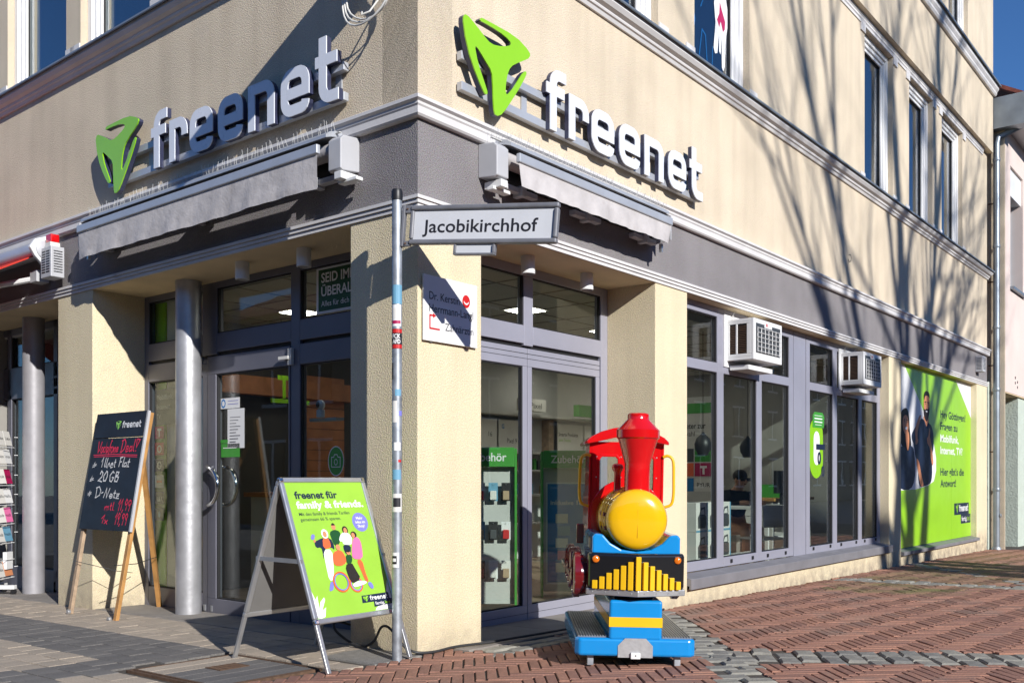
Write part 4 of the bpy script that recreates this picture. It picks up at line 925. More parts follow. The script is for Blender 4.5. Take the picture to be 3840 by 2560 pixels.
sticker(1.885, 2.005, -85, 78, 'ink'); sticker(1.98, 2.003, -84, 76, 'red_print', .0313); sticker(1.887, 1.91, -84, 76, 'red_print', .0313)
def wrap_text(txt, z, h, m, bold, width):
    vs, fs = TEXTS[(txt, bold)]; x0 = min(p[0] for p in vs); x1 = max(p[0] for p in vs); sx = width/(x1-x0); sy = h/.72; r = .0317
    mb = MB(); mb.add([(r*math.cos(R(218)+((p[0]-x0)*sx-width/2)/r), r*math.sin(R(218)+((p[0]-x0)*sx-width/2)/r), z+p[1]*sy) for p in vs], fs); part('lettering', mb, m, t)
wrap_text('FCK', 1.948, .026, 'print_white', .03, .052); wrap_text('AFD', 1.916, .026, 'print_white', .03, .052)
sticker(1.70, 1.80, -88, -40, 'black'); sticker(1.60, 1.64, -15, 55, 'box_blue'); sticker(1.44, 1.57, -80, 10, 'paper'); sticker(1.48, 1.51, 30, 80, 'violet_print'); sticker(1.27, 1.32, -30, 50, 'print_white'); sticker(1.20, 1.215, 20, 60, 'red_print'); sticker(1.095, 1.155, -50, 55, 'box_blue'); sticker(.90, 1.01, -75, 70, 'paper'); sticker(.93, .985, -40, 50, 'ink', .0314); sticker(.565, .655, -80, 30, 'print_white'); sticker(.585, .635, -60, 5, 'ink', .0314); sticker(.60, .62, -50, -5, 'print_white', .0317)

# ---------------------------------------------------------------- A-board with poster
g0 = gz(-.8, -.08)
t = thing('a_board', 'aluminium A-board with green family poster standing beside the street sign pole', 'A-board', T(-.80, -.083, g0))
AB = frame3((0,0,0), (1,0,0), (0,.44,1.09)); AW, A0, A1_ = .665, .283, 1.178
f = sub('front_panel', t, AB)
part('frame', MB().box(0, AW, A0, A0+.032, -.012, .012).box(0, AW, A1_-.032, A1_, -.012, .012).box(0, .032, A0+.032, A1_-.032, -.012, .012).box(AW-.032, AW, A0+.032, A1_-.032, -.012, .012), 'aluminium', f, bev=.007, seg=3)
part('leg', MB().box(.002, .028, 0, A0, -.010, .010), 'aluminium', f, bev=.003); part('leg', MB().box(AW-.028, AW-.002, 0, A0, -.010, .010), 'aluminium', f, bev=.003)
part('back_sheet', MB().box(.030, AW-.030, A0+.03, A1_-.03, -.010, -.004), 'board_back', f)
part('poster', MB().box(.030, AW-.030, A0+.03, A1_-.03, -.003, .002), 'poster_green', f)
for u in (.0, AW-.034):
    for v in (A0-.002, A1_-.03): part('corner_cap', MB().box(u, u+.034, v, v+.032, -.013, .0135), 'chrome', f, bev=.008)
W0 = .0026
def pa(name, pts, m, k): part(name, MB().flat(soften(pts, 1) if name.startswith('printed') else pts, W0+.0005*k), m, f)
def disc(cx, cy, rx, ry, n=24): return [(cx+rx*math.cos(2*math.pi*i/n), cy+ry*math.sin(2*math.pi*i/n)) for i in range(n)]
text(f, 'freenet f\u00fcr', .087, 1.045, W0+.0005, .046, 'ink_navy', .03, .325); text(f, 'family & friends.', .083, .983, W0+.0005, .046, 'print_white', .03, .52)
text(f, 'Mit den family & friends Tarifen', .087, .937, W0+.0005, .021, 'ink_navy', .004, .385); text(f, 'gemeinsam 66 % sparen.', .087, .903, W0+.0005, .021, 'ink_navy', .004, .305)
pa('round_badge', disc(.54, .882, .062, .062), 'violet_print', 0)
for s_, v in (('Mehr', .900), ('Infos im', .874), ('Shop!', .848)): text(f, s_, .54, v, W0+.0011, .018, 'print_white', .02, None, 'C')
PEOPLE = [('gran_coat','ink_navy',1,[(.144,.773),(.183,.784),(.206,.793),(.274,.792),(.287,.745),(.281,.712),(.263,.733),(.204,.723),(.182,.653),(.187,.698),(.188,.737),(.148,.733)]),
 ('gran_trousers','print_white',2,[(.195,.721),(.263,.72),(.246,.628),(.219,.532),(.183,.529),(.187,.62)]), ('gran_top','orange_print',3,[(.214,.796),(.254,.794),(.263,.76),(.257,.727),(.199,.727)]),
 ('gran_hair','print_white',4,disc(.237,.818,.026,.030,14)), ('gran_face','skin_print',5,disc(.236,.815,.015,.020,12)), ('phone','violet_print',2,[(.14,.822),(.165,.815),(.147,.783),(.124,.79)]), ('hand','skin_print',3,[(.15,.792),(.161,.775),(.146,.766),(.139,.773)]),
 ('man_sweater','dark_green',0,[(.276,.826),(.318,.843),(.359,.829),(.357,.795),(.327,.743),(.289,.738),(.28,.785)]), ('man_head','skin_print',1,disc(.318,.861,.017,.022,12)), ('man_hair','hair_dark',2,[(.302,.872),(.318,.887),(.335,.872),(.33,.868),(.306,.868)]),
 ('woman_hair','hair_dark',3,disc(.401,.835,.023,.026,12)), ('woman_shirt','print_white',4,[(.352,.805),(.382,.821),(.418,.816),(.439,.791),(.432,.757),(.417,.737),(.357,.744),(.359,.764),(.331,.766)]), ('woman_face','skin_print',5,disc(.401,.832,.014,.018,12)), ('woman_jeans','ink_navy',3,[(.357,.744),(.417,.737),(.396,.68),(.36,.68),(.351,.714)]),
 ('girl_hair','hair_dark',5,disc(.458,.802,.024,.022,12)), ('girl_jacket','pink_print',6,[(.445,.777),(.481,.789),(.501,.76),(.496,.705),(.481,.642),(.4,.647),(.408,.697),(.43,.75)]), ('girl_face','skin_print',7,disc(.452,.798,.014,.017,12)), ('girl_legs','orange_print',5,[(.428,.642),(.473,.639),(.472,.558),(.482,.499),(.456,.498),(.443,.573)]), ('shoe','violet_print',6,[(.466,.491),(.494,.498),(.509,.467),(.5,.451),(.48,.456)]),
 ('old_man_sweater','orange_print',8,[(.265,.7),(.305,.711),(.335,.702),(.348,.668),(.344,.628),(.297,.611),(.251,.618),(.246,.655)]), ('old_man_head','skin_print',9,disc(.309,.728,.017,.019,12)),
 ('child_body','dark_green',10,[(.348,.668),(.374,.683),(.399,.671),(.39,.631),(.365,.616),(.344,.628)]), ('child_head','skin_print',11,disc(.377,.690,.015,.015,12)), ('child_hair','hair_dark',12,disc(.377,.699,.014,.008,10)),
 ('dark_trousers','hair_dark',8,[(.327,.612),(.383,.632),(.402,.577),(.425,.521),(.345,.495),(.332,.542)]), ('trainers','print_white',9,[(.351,.495),(.396,.51),(.462,.505),(.457,.488),(.367,.473),(.348,.478)]), ('boots','violet_print',4,[(.188,.522),(.209,.524),(.201,.476),(.171,.466),(.165,.473)])]
for nm, m, k, pts in PEOPLE: pa('printed_'+nm, pts, m, k)
for cx, cy, r, k in ((.268,.515,.058,10), (.378,.492,.046,7)):
    ring = disc(cx, cy, r, r*1.03, 28); part('printed_wheel', ribbon(MB(), ring+[ring[0]], .009, W0+.0005*k), 'orange_print', f)
    ring = disc(cx, cy, r*.84, r*.86, 28); part('printed_wheel', ribbon(MB(), ring+[ring[0]], .006, W0+.0005*k), 'violet_print', f)
pa('paper_tear', [(.035,.48),(.05,.427),(.069,.451),(.065,.413),(.063,.369),(.08,.412),(.114,.436),(.117,.42),(.079,.361),(.111,.377),(.09,.322),(.061,.316),(.036,.32),(.034,.39)], 'print_white', 1)
pa('paper_tear', [(.630,.50),(.632,.318),(.475,.318),(.49,.335),(.592,.378),(.6,.43)], 'print_white', 1)
pa('logo_field', [(.395,.418),(.612,.421),(.612,.384),(.630,.38),(.630,.349),(.474,.340),(.479,.373),(.388,.372)], 'ink_navy', 2)
wordmark(f, .455, .384, W0+.0016, .145); text(f, 'fertig,', .487, .352, W0+.0016, .020, 'print_white', .012, .075); text(f, 'los', .567, .352, W0+.0016, .020, 'logo_green', .012, .04)
bk = sub('rear_panel', t, frame3((0,.885,gz(-.8,.8)-g0), (1,0,0), (0,-.44,1.09)))
part('frame', MB().box(0, AW, A0, A0+.032, -.012, .012).box(0, AW, A1_-.032, A1_-.004, -.012, .012).box(0, .032, A0+.032, A1_-.032, -.012, .012).box(AW-.032, AW, A0+.032, A1_-.032, -.012, .012), 'aluminium', bk, bev=.006)
part('leg', MB().box(.002, .028, 0, A0, -.010, .010), 'aluminium', bk, bev=.003); part('leg', MB().box(AW-.028, AW-.002, 0, A0, -.010, .010), 'aluminium', bk, bev=.003)
part('back_sheet', MB().box(.030, AW-.030, A0+.03, A1_-.03, -.006, .004), 'board_back', bk)
part('cross_brace', MB().box(.004, .018, .23, .655, .60, .625), 'aluminium', t); part('cross_brace', MB().box(AW-.018, AW-.004, .23, .655, .60, .625), 'aluminium', t)

# ---------------------------------------------------------------- chalkboard easel
STROKES = {
 'V':(.6,[[(0,1),(.22,0),(.34,.3),(.5,.95)]]), 'o':(.42,[[(.3,.45),(.1,.42),(.02,.2),(.14,0),(.3,.06),(.34,.28),(.22,.45)]]), 'd':(.45,[[(.32,.42),(.1,.42),(.03,.18),(.15,0),(.32,.12),(.36,.85),(.35,.0)]]),
 'a':(.45,[[(.34,.42),(.1,.42),(.03,.16),(.15,0),(.32,.15),(.35,.42),(.36,.0)]]), 'f':(.36,[[(.36,.95),(.22,.98),(.16,.6),(.13,-.25)],[(.02,.42),(.32,.45)]]), 'n':(.42,[[(.03,.42),(.05,0),(.08,.3),(.24,.42),(.32,.3),(.34,0)]]),
 'e':(.4,[[(.04,.22),(.3,.26),(.26,.42),(.1,.42),(.03,.18),(.14,0),(.34,.06)]]), 'D':(.62,[[(.1,.95),(.12,0)],[(.0,.9),(.3,1.0),(.55,.7),(.5,.25),(.2,0),(.04,.02)]]), 'l':(.24,[[(.12,1),(.08,.1),(.2,0)]]), '!':(.5,[[(.05,1),(.4,.95),(.16,.3),(.05,1)],[(.12,.12),(.17,.0)]]),
 'A':(.46,[[(.0,.6),(.2,1.0),(.22,0)]]), 't':(.34,[[(.16,.85),(.14,.08),(.28,.02)],[(.02,.5),(.3,.55)]]), 'F':(.5,[[(.12,.95),(.08,0)],[(.0,.95),(.45,1.0)],[(.08,.5),(.34,.52)]]), ' ':(.38,[]),
 '2':(.5,[[(.05,.75),(.2,1),(.38,.8),(.3,.45),(.02,.05),(.2,.12),(.45,.0)]]), '0':(.5,[[(.25,1),(.05,.6),(.12,.05),(.32,.05),(.42,.5),(.36,.95),(.22,1)]]), 'G':(.58,[[(.48,.85),(.28,1),(.05,.6),(.12,.1),(.36,.0),(.48,.4),(.3,.42)]]), 'B':(.52,[[(.1,1),(.08,0)],[(.05,.98),(.36,.9),(.32,.58),(.1,.52)],[(.1,.52),(.44,.4),(.38,.05),(.06,.0)]]),
 '-':(.3,[[(.02,.45),(.24,.48)]]), 'N':(.62,[[(.0,0),(.12,.95),(.32,.05),(.5,1.0)]]), 'z':(.42,[[(.02,.42),(.36,.44),(.02,.02),(.38,.0)],[(.08,.22),(.32,.24)]]), 'm':(.6,[[(.02,.42),(.04,0),(.06,.3),(.2,.42),(.24,0),(.27,.3),(.42,.42),(.48,0)]]), '.':(.16,[[(.05,.06),(.08,0)]]),
 '1':(.3,[[(.0,.6),(.2,1.0),(.12,0)]]), ',':(.2,[[(.1,.08),(.04,-.18)]]), '9':(.46,[[(.38,.85),(.2,1),(.06,.75),(.2,.5),(.38,.7),(.38,.9),(.3,.0)]]), 'x':(.4,[[(.02,.42),(.34,0)],[(.32,.42),(.0,0)]]), '*':(.46,[[(.05,.3),(.34,.42),(.2,.0),(.2,.62),(.06,.05),(.4,.2),(.05,.3)]])}
t = thing('chalkboard_easel', 'wooden easel with black chalkboard price list leaning beside the left pillar', 'easel', T(-.29, 3.96, -.062))
EM = frame3((0,0,0), (0,-1,0), (.167,0,1)); b = sub('board', t, EM)
part('panel', MB().box(0, .83, .735, 1.53, 0, .016), 'chalkboard', b, bev=.002)
part('header', MB().box(.012, .83, 1.535, 1.752, .002, .022), 'chalkboard', b, bev=.002)
part('edge_strip', MB().box(.8305, .850, .735, 1.752, -.004, .018), 'grey_paint', b)
wordmark(b, .475, 1.615, .0232, .30)
def chalk(s_, u0, v0, h, width, m, lw=.010, slant=.12):
    tot = sum(STROKES[c][0] for c in s_); k = width/tot; x = 0; mb = MB(); i = 0
    for c in s_:
        wd_, st = STROKES[c]
        for p in st:
            ribbon(mb, [(u0+(x+a)*k+slant*bb*h+rng.uniform(-.0045,.0045), v0+bb*h+rng.uniform(-.0045,.0045)) for a, bb in p], lw, .0172+.00012*i); i += 1
        x += wd_
    part('chalk_writing', mb, m, b)
chalk('Vodafone', .10, 1.405, .105, .36, 'chalk_pink', .011); chalk('Deal!', .49, 1.405, .110, .30, 'chalk_pink', .011)
part('chalk_line', ribbon(MB(), [(.05,1.385),(.4,1.388),(.78,1.375)], .007, .0172), 'chalk_pink', b); part('chalk_line', ribbon(MB(), [(.06,1.37),(.45,1.372),(.78,1.36)], .006, .0172), 'chalk_pink', b)
chalk('*', .06, 1.275, .07, .08, 'chalk_white', .008); chalk('Allnet', .20, 1.275, .085, .26, 'chalk_white'); chalk('Flat', .50, 1.275, .085, .18, 'chalk_white')
chalk('*', .05, 1.155, .07, .08, 'chalk_white', .008); chalk('20', .20, 1.150, .09, .15, 'chalk_white', .012); chalk('GB', .38, 1.150, .09, .16, 'chalk_white', .011)
chalk('*', .05, 1.025, .07, .08, 'chalk_white', .008); chalk('D-', .18, 1.010, .095, .15, 'chalk_white'); chalk('Netz', .34, 1.010, .085, .26, 'chalk_white')
chalk('mtl.', .38, .905, .075, .18, 'chalk_pink'); chalk('11,99', .60, .905, .095, .20, 'chalk_pink'); chalk('1x', .36, .79, .075, .12, 'chalk_pink'); chalk('19,99', .58, .79, .095, .20, 'chalk_pink')
for v in (1.66, 1.28, .86): part('screw', MB().lathe([(.005,0),(.004,.003)], 8, (.84, v, .018)), 'aluminium', b)
for u0, u1, m in ((.0, .05, 'wood_worn'), (.808, .86, 'wood')):
    lg = MB(); uu = u0 if u0 < .4 else u0-.045
    lg.add([(uu,0,-.034),(uu+.046,0,-.034),(uu+.046,0,-.004),(uu,0,-.004),(u0,1.74,-.034),(u0+.046,1.74,-.034),(u0+.046,1.74,-.004),(u0,1.74,-.004)], [(0,3,2,1),(4,5,6,7),(0,1,5,4),(1,2,6,5),(2,3,7,6),(3,0,4,7)])
    part('leg', lg, 'wood' if u0 > .4 else 'wood_worn', b, bev=.003)
part('rear_leg', MB().tube([(.28,-.70,1.50),(.765,-.18,-.012)], .026, 4), 'wood', t)
part('string', MB().tube([(.04,-.72,.45),(.30,-.60,.44),(.60,-.42,.47)], .0035, 5).tube([(.04,-.08,.45),(.30,-.30,.36),(.62,.03,.30)], .003, 5), 'cable_black', t)
for y in (-.045, -.73): part('castor', MB().lathe([(.020,-.012),(.023,0),(.020,.012)], 14, (-.008, y, .016), 'x'), 'aluminium', t, smooth=True)

# ---------------------------------------------------------------- postcard rack at the left edge
t = thing('postcard_rack', 'wire rack of name postcards on castors at the left edge of the picture', 'card rack', T(.045, 6.28, gz(.05, 6.28)) @ RZ(38))
part('post', MB().tube([(0,0,.08),(0,0,1.85)], .016, 10), 'aluminium', t, smooth=True)
part('base', MB().box(-.25, .25, -.03, .03, .055, .10).box(-.03, .03, -.25, .25, .056, .099), 'white_paint', t, bev=.005)
for x, y in ((.23,0), (-.23,0), (0,.23), (0,-.23)): part('castor', MB().lathe([(.028,-.014),(.032,0),(.028,.014)], 14, (x, y, .032), 'x'), 'black', t, smooth=True)
tier = 0
for z, cm, tx in ((1.56,'paper','Liebe'), (1.37,'print_white','London'), (1.16,'magenta','Schule'), (.955,'print_white','Hello'), (.755,'pink_print','Freude'), (.555,'box_blue','Freude'), (.19,'skin_print','Liebe')):
    part('wire', MB().tube([(-.15,-.15,z-.02),(.16,-.15,z-.02),(.16,.15,z-.02),(-.15,.15,z-.02)], .004, 5, closed=True).tube([(.16,-.15,z+.09),(.19,-.17,z+.09)], .004, 5), 'white_paint', t)
    for sx in (-1, 1):
        c = sub('postcard', t, T(sx*.085, -.145+.01*sx, z) @ Matrix.Rotation(R(-14), 4, 'X') @ RZ(rng.uniform(-8, 8)))
        part('card', MB().box(-.075, .075, -.002, .002, 0, .155), cm if sx > 0 else 'paper', c)
        text(c, tx, -.055, .06, .0035, .035, 'ink', 0.0, .11, M=frame3((0,0,0), (1,0,0), (0,0,1)))
for z in (.36,):
    part('wire', MB().tube([(-.15,-.15,z),(.16,-.15,z),(.16,.15,z),(-.15,.15,z)], .004, 5, closed=True), 'white_paint', t)
    part('envelopes', MB().box(.03, .15, -.14, -.10, z-.10, z+.08), 'print_white', t)
# ---------------------------------------------------------------- cable along the pillar foot
t = thing('ground_cable', 'thin dark cable looping round the foot of the corner pillar', 'cable')
pts = [(.30,.72,.02),(-.02,.72,.14),(-.09,.68,.10),(-.07,.55,.025),(-.06,.42,.015),(-.05,.34,.06),(-.07,.26,.15),(-.10,.17,.17),(-.10,.10,.13),(-.07,.04,.05),(-.03,-.03,.02),(.10,-.06,.012),(.30,-.05,.014),(.55,-.10,.012),(.75,-.14,.016),(1.1,-.185,.018),(1.5,-.215,.018),(2.3,-.225,.012),(2.85,-.12,-.01)]
def smooth_path(p, k=5):
    out = []; P = [Vector(q) for q in p]
    for i in range(len(P)-1):
        a, b_, c, d_ = P[max(i-1,0)], P[i], P[i+1], P[min(i+2,len(P)-1)]
        for j in range(k):
            s_ = j/k; out.append(.5*((2*b_)+(c-a)*s_+(2*a-5*b_+4*c-d_)*s_*s_+(3*b_-a-3*c+d_)*s_**3))
    return out+[P[-1]]
part('cable', MB().tube(smooth_path(pts), .0085, 8), 'cable_black', t, smooth=True)
# ---------------------------------------------------------------- coin-operated locomotive ride
TR = Matrix(((FY, FX, 0, .421), (-FX, FY, 0, -1.326), (0, 0, 1, gz(.42, -1.33)), (0, 0, 0, 1))) @ Matrix.Rotation(R(1.2), 4, 'Y')
t = thing('train_ride', 'red, yellow and blue locomotive kiddie ride in front of the right entrance', 'kiddie ride', TR)
base = sub('base', t)
part('plinth', MB().prism([(-.345,.03),(-.32,0),(.32,0),(.345,.03),(.345,1.10),(-.345,1.10)], .062, .166), 'blue_gloss', base, bev=.016, seg=3)
part('step_block', MB().box(-.152, .152, .001, 1.0, .155, .385), 'blue_gloss', base, bev=.016, seg=3)
part('stripe', MB().box(-.1535, .1535, -.0015, 1.0, .232, .288), 'yellow_paint', base)
for s in (-1, 1):
    x0, x1 = (.158, .330) if s > 0 else (-.330, -.158)
    part('rubber_mat', MB().box(x0, x1, .035, 1.06, .1665, .170), 'rubber_grey', base)
    rb = MB()
    for k in range(11): xx = x0+.008+k*(x1-x0-.016)/10; rb.box(xx-.0035, xx+.0035, .04, 1.055, .1702, .176)
    part('mat_ribs', rb, 'steel', base)
    for y in (.05, .98): part('foot', MB().box(s*.252-.018, s*.252+.018, y, y+.036, 0, .064), 'galvanised', base, bev=.003)
    for y in (.2, .5, .8): part('rivet', MB().lathe([(.006,0),(.004,.003)], 8, (s*.3455, y, .10), 'x'), 'aluminium', base)
part('coin_guard', MB().prism([(-.10,.062),(.10,.062),(.10,.13),(.06,.172),(-.06,.172),(-.10,.13)], 0, .003), 'tread_plate', base, Matrix(((1,0,0,-.0),(0,0,1,-.0045),(0,1,0,-.004),(0,0,0,1))))
part('socket_box', MB().box(-.028, .028, -.022, -.002, .052, .088), 'white_paint', base, bev=.004)
part('socket_hole', MB().lathe([(.004,0),(.004,.0015)], 10, (0,-.022,.072), '-y'), 'black', base)
part('pivot', MB().box(-.11, .11, .12, .9, .38, .47), 'plastic_grey', base)
body = sub('body', t)
Q = Matrix(((1,0,0,0),(0,0,1,0),(0,1,0,0),(0,0,0,1)))
part('chassis', MB().prism([(-.255,.46),(.255,.46),(.255,.742),(.240,.762),(.195,.758),(.150,.708),(.085,.672),(0,.660),(-.085,.672),(-.150,.708),(-.195,.758),(-.240,.762),(-.255,.742)], .05, .62), 'blue_gloss', body, Q, bev=.010)
part('cab_floor', MB().box(-.245, .245, .62, 1.06, .46, .70), 'blue_gloss', body, bev=.012)
bm = sub('bumper', t)
plan = [(-.280,.12),(-.280,.045),(-.262,.028),(0,-.058),(.262,.028),(.280,.045),(.280,.12)]
part('cowcatcher_panel', MB().prism(plan, .445, .655), 'black_gloss', bm, bev=.018, seg=3)
part('chrome_strip', MB().prism([(-.286,.10),(-.286,.04),(0,-.068),(.286,.04),(.286,.10)], .412, .447), 'aluminium', bm, bev=.004)
for k in range(13):
    i = k-6; x = i*.0395; yf = -.060+abs(x)*.33; h = .632-abs(i)*.0225+(0 if i else .008)
    a = math.atan(.33)*(1 if x > 0 else (-1 if x < 0 else 0))
    part('slat', MB().box(-.0145, .0145, -.016, .012, .449, h), 'yellow_paint', bm, T(x, yf, 0) @ Matrix.Rotation(a, 4, 'Z'), bev=.0025)
for s in (-1, 1):
    part('indicator_light', MB().lathe([(.0215,0),(.0215,.006),(.019,.012),(.010,.017),(.0,.018)], 18, (s*.235, .0285-.010, .618), '-y', cap=False), 'amber', bm, smooth=True)
for k in range(8):
    x = -.25+k*.0715; part('rivet', MB().lathe([(.006,0),(.003,.003)], 8, (x, -.067+abs(x)*.378, .43), '-y'), 'aluminium', bm)
bo = sub('boiler', t)
r = .178; zc = .845
def ylathe(prof, n=40, c=(0,0,0)):     # profile (radius, distance back)
    mb = MB(); vs = []
    for rr, y in prof:
        for k in range(n): a = 2*math.pi*k/n; vs.append((c[0]+rr*math.cos(a), c[1]+y, c[2]+rr*math.sin(a)))
    m = len(prof); mb.add(vs, [(i*n+k, (i+1)*n+k, (i+1)*n+(k+1)%n, i*n+(k+1)%n) for i in range(m-1) for k in range(n)]+[tuple(range(n)), tuple((m-1)*n+k for k in range(n-1,-1,-1))]); return mb
part('smokebox', ylathe([(.02,.002),(.10,.006),(.145,.016),(.168,.032),(.178,.058),(.178,.10),(.172,.125),(.164,.14),(.164,.15),(.178,.155),(.184,.17),(.184,.20),(.178,.215),(.170,.22),(.170,.24),(.182,.245),(.188,.26),(.188,.30),(.182,.315),(.182,.33),(.192,.34),(.194,.42),(.190,.44),(.190,.59)], 48, (0,0,zc)), 'yellow_gloss', bo, smooth=45)
part('seam', MB().box(-.0006, .0006, .0012, .006, zc-.10, zc+.06), 'yellow_paint', bo)
for s in (-1, 1):
    for a in (8, -18):
        for y in (.12, .26):
            part('band_tab', MB().box(-.006, .010, -.03, .03, -.012, .012), 'maroon_gloss', bo, T(s*(.176+.03*y)*math.cos(R(a)), y+.06, zc+(.176+.03*y)*math.sin(R(a))) @ Matrix.Rotation(R(-a*s), 4, 'Y'), bev=.003)
CH = (.008, .135)
part('chimney', MB().lathe([(.075,.985),(.077,1.0),(.075,1.02),(.074,1.10),(.074,1.165),(.078,1.185),(.117,1.315),(.126,1.322),(.126,1.368),(.120,1.374),(.066,1.428),(.063,1.434),(.063,1.460),(.056,1.466),(.050,1.462),(.048,1.43)], 40, (CH[0], CH[1], 0)), 'red_gloss', bo, smooth=30)
part('whistle', MB().lathe([(.026,1.005),(.022,1.02),(.020,1.10),(.022,1.12),(.032,1.135),(.036,1.15),(.032,1.165),(.02,1.172)], 20, (-.085, .34, 0)), 'red_gloss', bo, smooth=40)
cab = sub('cab', t)
def zcab(poly, y0, y1): return MB().prism(poly, y0, y1)
# front wall of the cab with two rounded openings beside the boiler
part('front_wall', wall_holes(-.226, .226, .69, 1.315, [(-.172, -.055, .965, 1.225), (.055, .172, .965, 1.225)], 0, -.03), 'red_gloss', cab, Matrix(((1,0,0,0),(0,0,-1,.60),(0,1,0,0),(0,0,0,1))))
for s in (-1, 1):
    a_, b_ = (.052, .175)
    ring = [(s*x, z) for x, z in [(a_+.02,.955),(b_-.012,.965),(b_+.003,.985),(b_+.003,1.208),(b_-.015,1.228),(a_+.015,1.228),(a_-.003,1.208),(a_-.003,.975)]]
    part('window_rim', ribbon(MB(), ring+[ring[0], ring[1]], .016, -.008, .004), 'red_gloss', cab, Matrix(((1,0,0,0),(0,0,-1,.598),(0,1,0,0),(0,0,0,1))), bev=.003)
    part('pane', MB().box(min(s*a_, s*b_), max(s*a_, s*b_), .612, .616, .965, 1.225), 'film', cab)
    for z in (.97, 1.09, 1.22):
        for x in (a_-.016, b_+.016): part('rivet', MB().lathe([(.005,0),(.003,.003)], 8, (s*x, .599, z), '-y'), 'aluminium', cab)
    part('side_wall', MB().prism([(.60,.69),(1.05,.69),(1.05,.98),(.96,1.0),(.92,1.05),(.92,1.315),(.60,1.315)], 0, .024), 'red_gloss', cab, Matrix(((0,0,1,s*.226-.012),(1,0,0,0),(0,1,0,0),(0,0,0,1))), bev=.004)
    part('hand_rail', MB().tube(smooth_path([(s*.232,.59,1.225),(s*.262,.58,1.232),(s*.292,.575,1.20),(s*.298,.575,1.08),(s*.298,.575,.98),(s*.285,.58,.925),(s*.240,.59,.905)], 5), .0095, 10), 'yellow_paint', cab, smooth=True)
part('fire_wall', MB().prism([(-.226,.70),(.226,.70),(.226,.905)]+arc(0, zc, .235, 20, 160, 12)+[(-.226,.905)], .575, .598), 'red_gloss', cab, Q, bev=.005)
roof = []
for y in (.545, .56, 1.10, 1.115):
    k = .97 if y in (.545, 1.115) else 1.0
    roof.append([(x*k, y, z) for x, z in [(-.262,1.300),(-.262,1.318),(-.235,1.345),(-.17,1.378),(-.09,1.402),(0,1.410),(.09,1.402),(.17,1.378),(.235,1.345),(.262,1.318),(.262,1.300),(.20,1.312),(0,1.36),(-.20,1.312)]])
part('roof', MB().loft(roof), 'red_gloss', cab, bev=.004, smooth=40)
part('seat', MB().box(-.20, .20, .72, 1.0, .70, .80), 'yellow_paint', cab, bev=.02)
for s in (-1, 1):
    for y, z, rr, xo in ((.20,.510,.136,.352), (.47,.525,.130,.360), (.74,.525,.130,.352), (.98,.51,.125,.345)):
        wb = sub('wheel', t, T(s*(xo if s < 0 else xo-.085), y, z) @ (Matrix.Rotation(R(180), 4, 'Z') if s < 0 else Matrix.Identity(4)))
        part('tyre', MB().lathe([(rr*.60,-.075),(rr*.86,-.072),(rr*.90,-.040),(rr,-.036),(rr,-.004),(rr*.93,.004),(rr*.80,.006),(rr*.74,-.008),(rr*.4,-.010)], 28, (0,0,0), 'x'), 'maroon_gloss', wb, smooth=40)
        part('hub', MB().lathe([(.040,-.02),(.040,.012),(.026,.022)], 20, (0,0,0), 'x'), 'maroon_gloss', wb, smooth=40)
        part('disc', MB().lathe([(rr*.76,-.016),(rr*.76,-.006),(.05,-.004)], 28, (0,0,0), 'x'), 'maroon_gloss', wb, smooth=40)
    part('coupling_rod', MB().box(s*(.372 if s < 0 else .287)-.008, s*(.372 if s < 0 else .287)+.008, .18, .98, .50, .535), 'maroon_gloss', t, bev=.004)
    if s < 0: part('side_lamp', MB().box(s*.300-.022, s*.300+.022, .40, .46, .68, .80), 'maroon_gloss', t, bev=.005)
part('number_plate', MB().box(-.2595, -.2565, .09, .25, .665, .735), 'black', t); part('plate_face', MB().box(-.2612, -.2597, .10, .24, .672, .728), 'sett_grey', t)
part('plate_border', MB().box(-.2605, -.2566, .085, .089, .66, .74).box(-.2605, -.2566, .251, .255, .66, .74), 'aluminium', t)
# ---------------------------------------------------------------- notices stuck on the shop glass
def notice(name, label, M, poly_parts, texts=()):
    t_ = thing(name, label, 'notice', M)
    for k, (nm, pts, m) in enumerate(poly_parts): part(nm, MB().prism(pts, .0006*k, .0006*k+.0005) if k == 0 else MB().flat(pts, .0006+.0004*k), m, t_)
    for tx in texts: text(t_, *tx)
    return t_
def rect(a, b, c, d): return [(a,c),(b,c),(b,d),(a,d)]
GL = ML @ T(0, 0, -.534)
notice('window_sign', 'dark green window sign with white capital slogan in the left fanlight', GL, [('border', rect(-1.63,-.72,2.375,2.735), 'print_white'), ('field', rect(-1.605,-.72,2.395,2.715), 'dark_green')],
       [('SEID IMMER', -1.57, 2.615, .0022, .075, 'print_white', .02, .52), ('\u00dcBERALL', -1.57, 2.51, .0022, .075, 'print_white', .02, .40), ('Alles f\u00fcr dich und', -1.57, 2.43, .0022, .045, 'print_white', 0.0, .43)])
notice('service_list', 'grey service list sign behind the left fixed window', ML @ T(0,0,-.56), [('field', rect(-4.0,-3.25,1.60,1.93), 'plastic_grey')],
       [('Mobilfunk.', -3.965, 1.835, .0012, .05, 'paper', 0.0, .27), ('Internet.', -3.965, 1.745, .0012, .05, 'paper', 0.0, .23), ('TV.', -3.965, 1.655, .0012, .05, 'paper', 0.0, .075)])
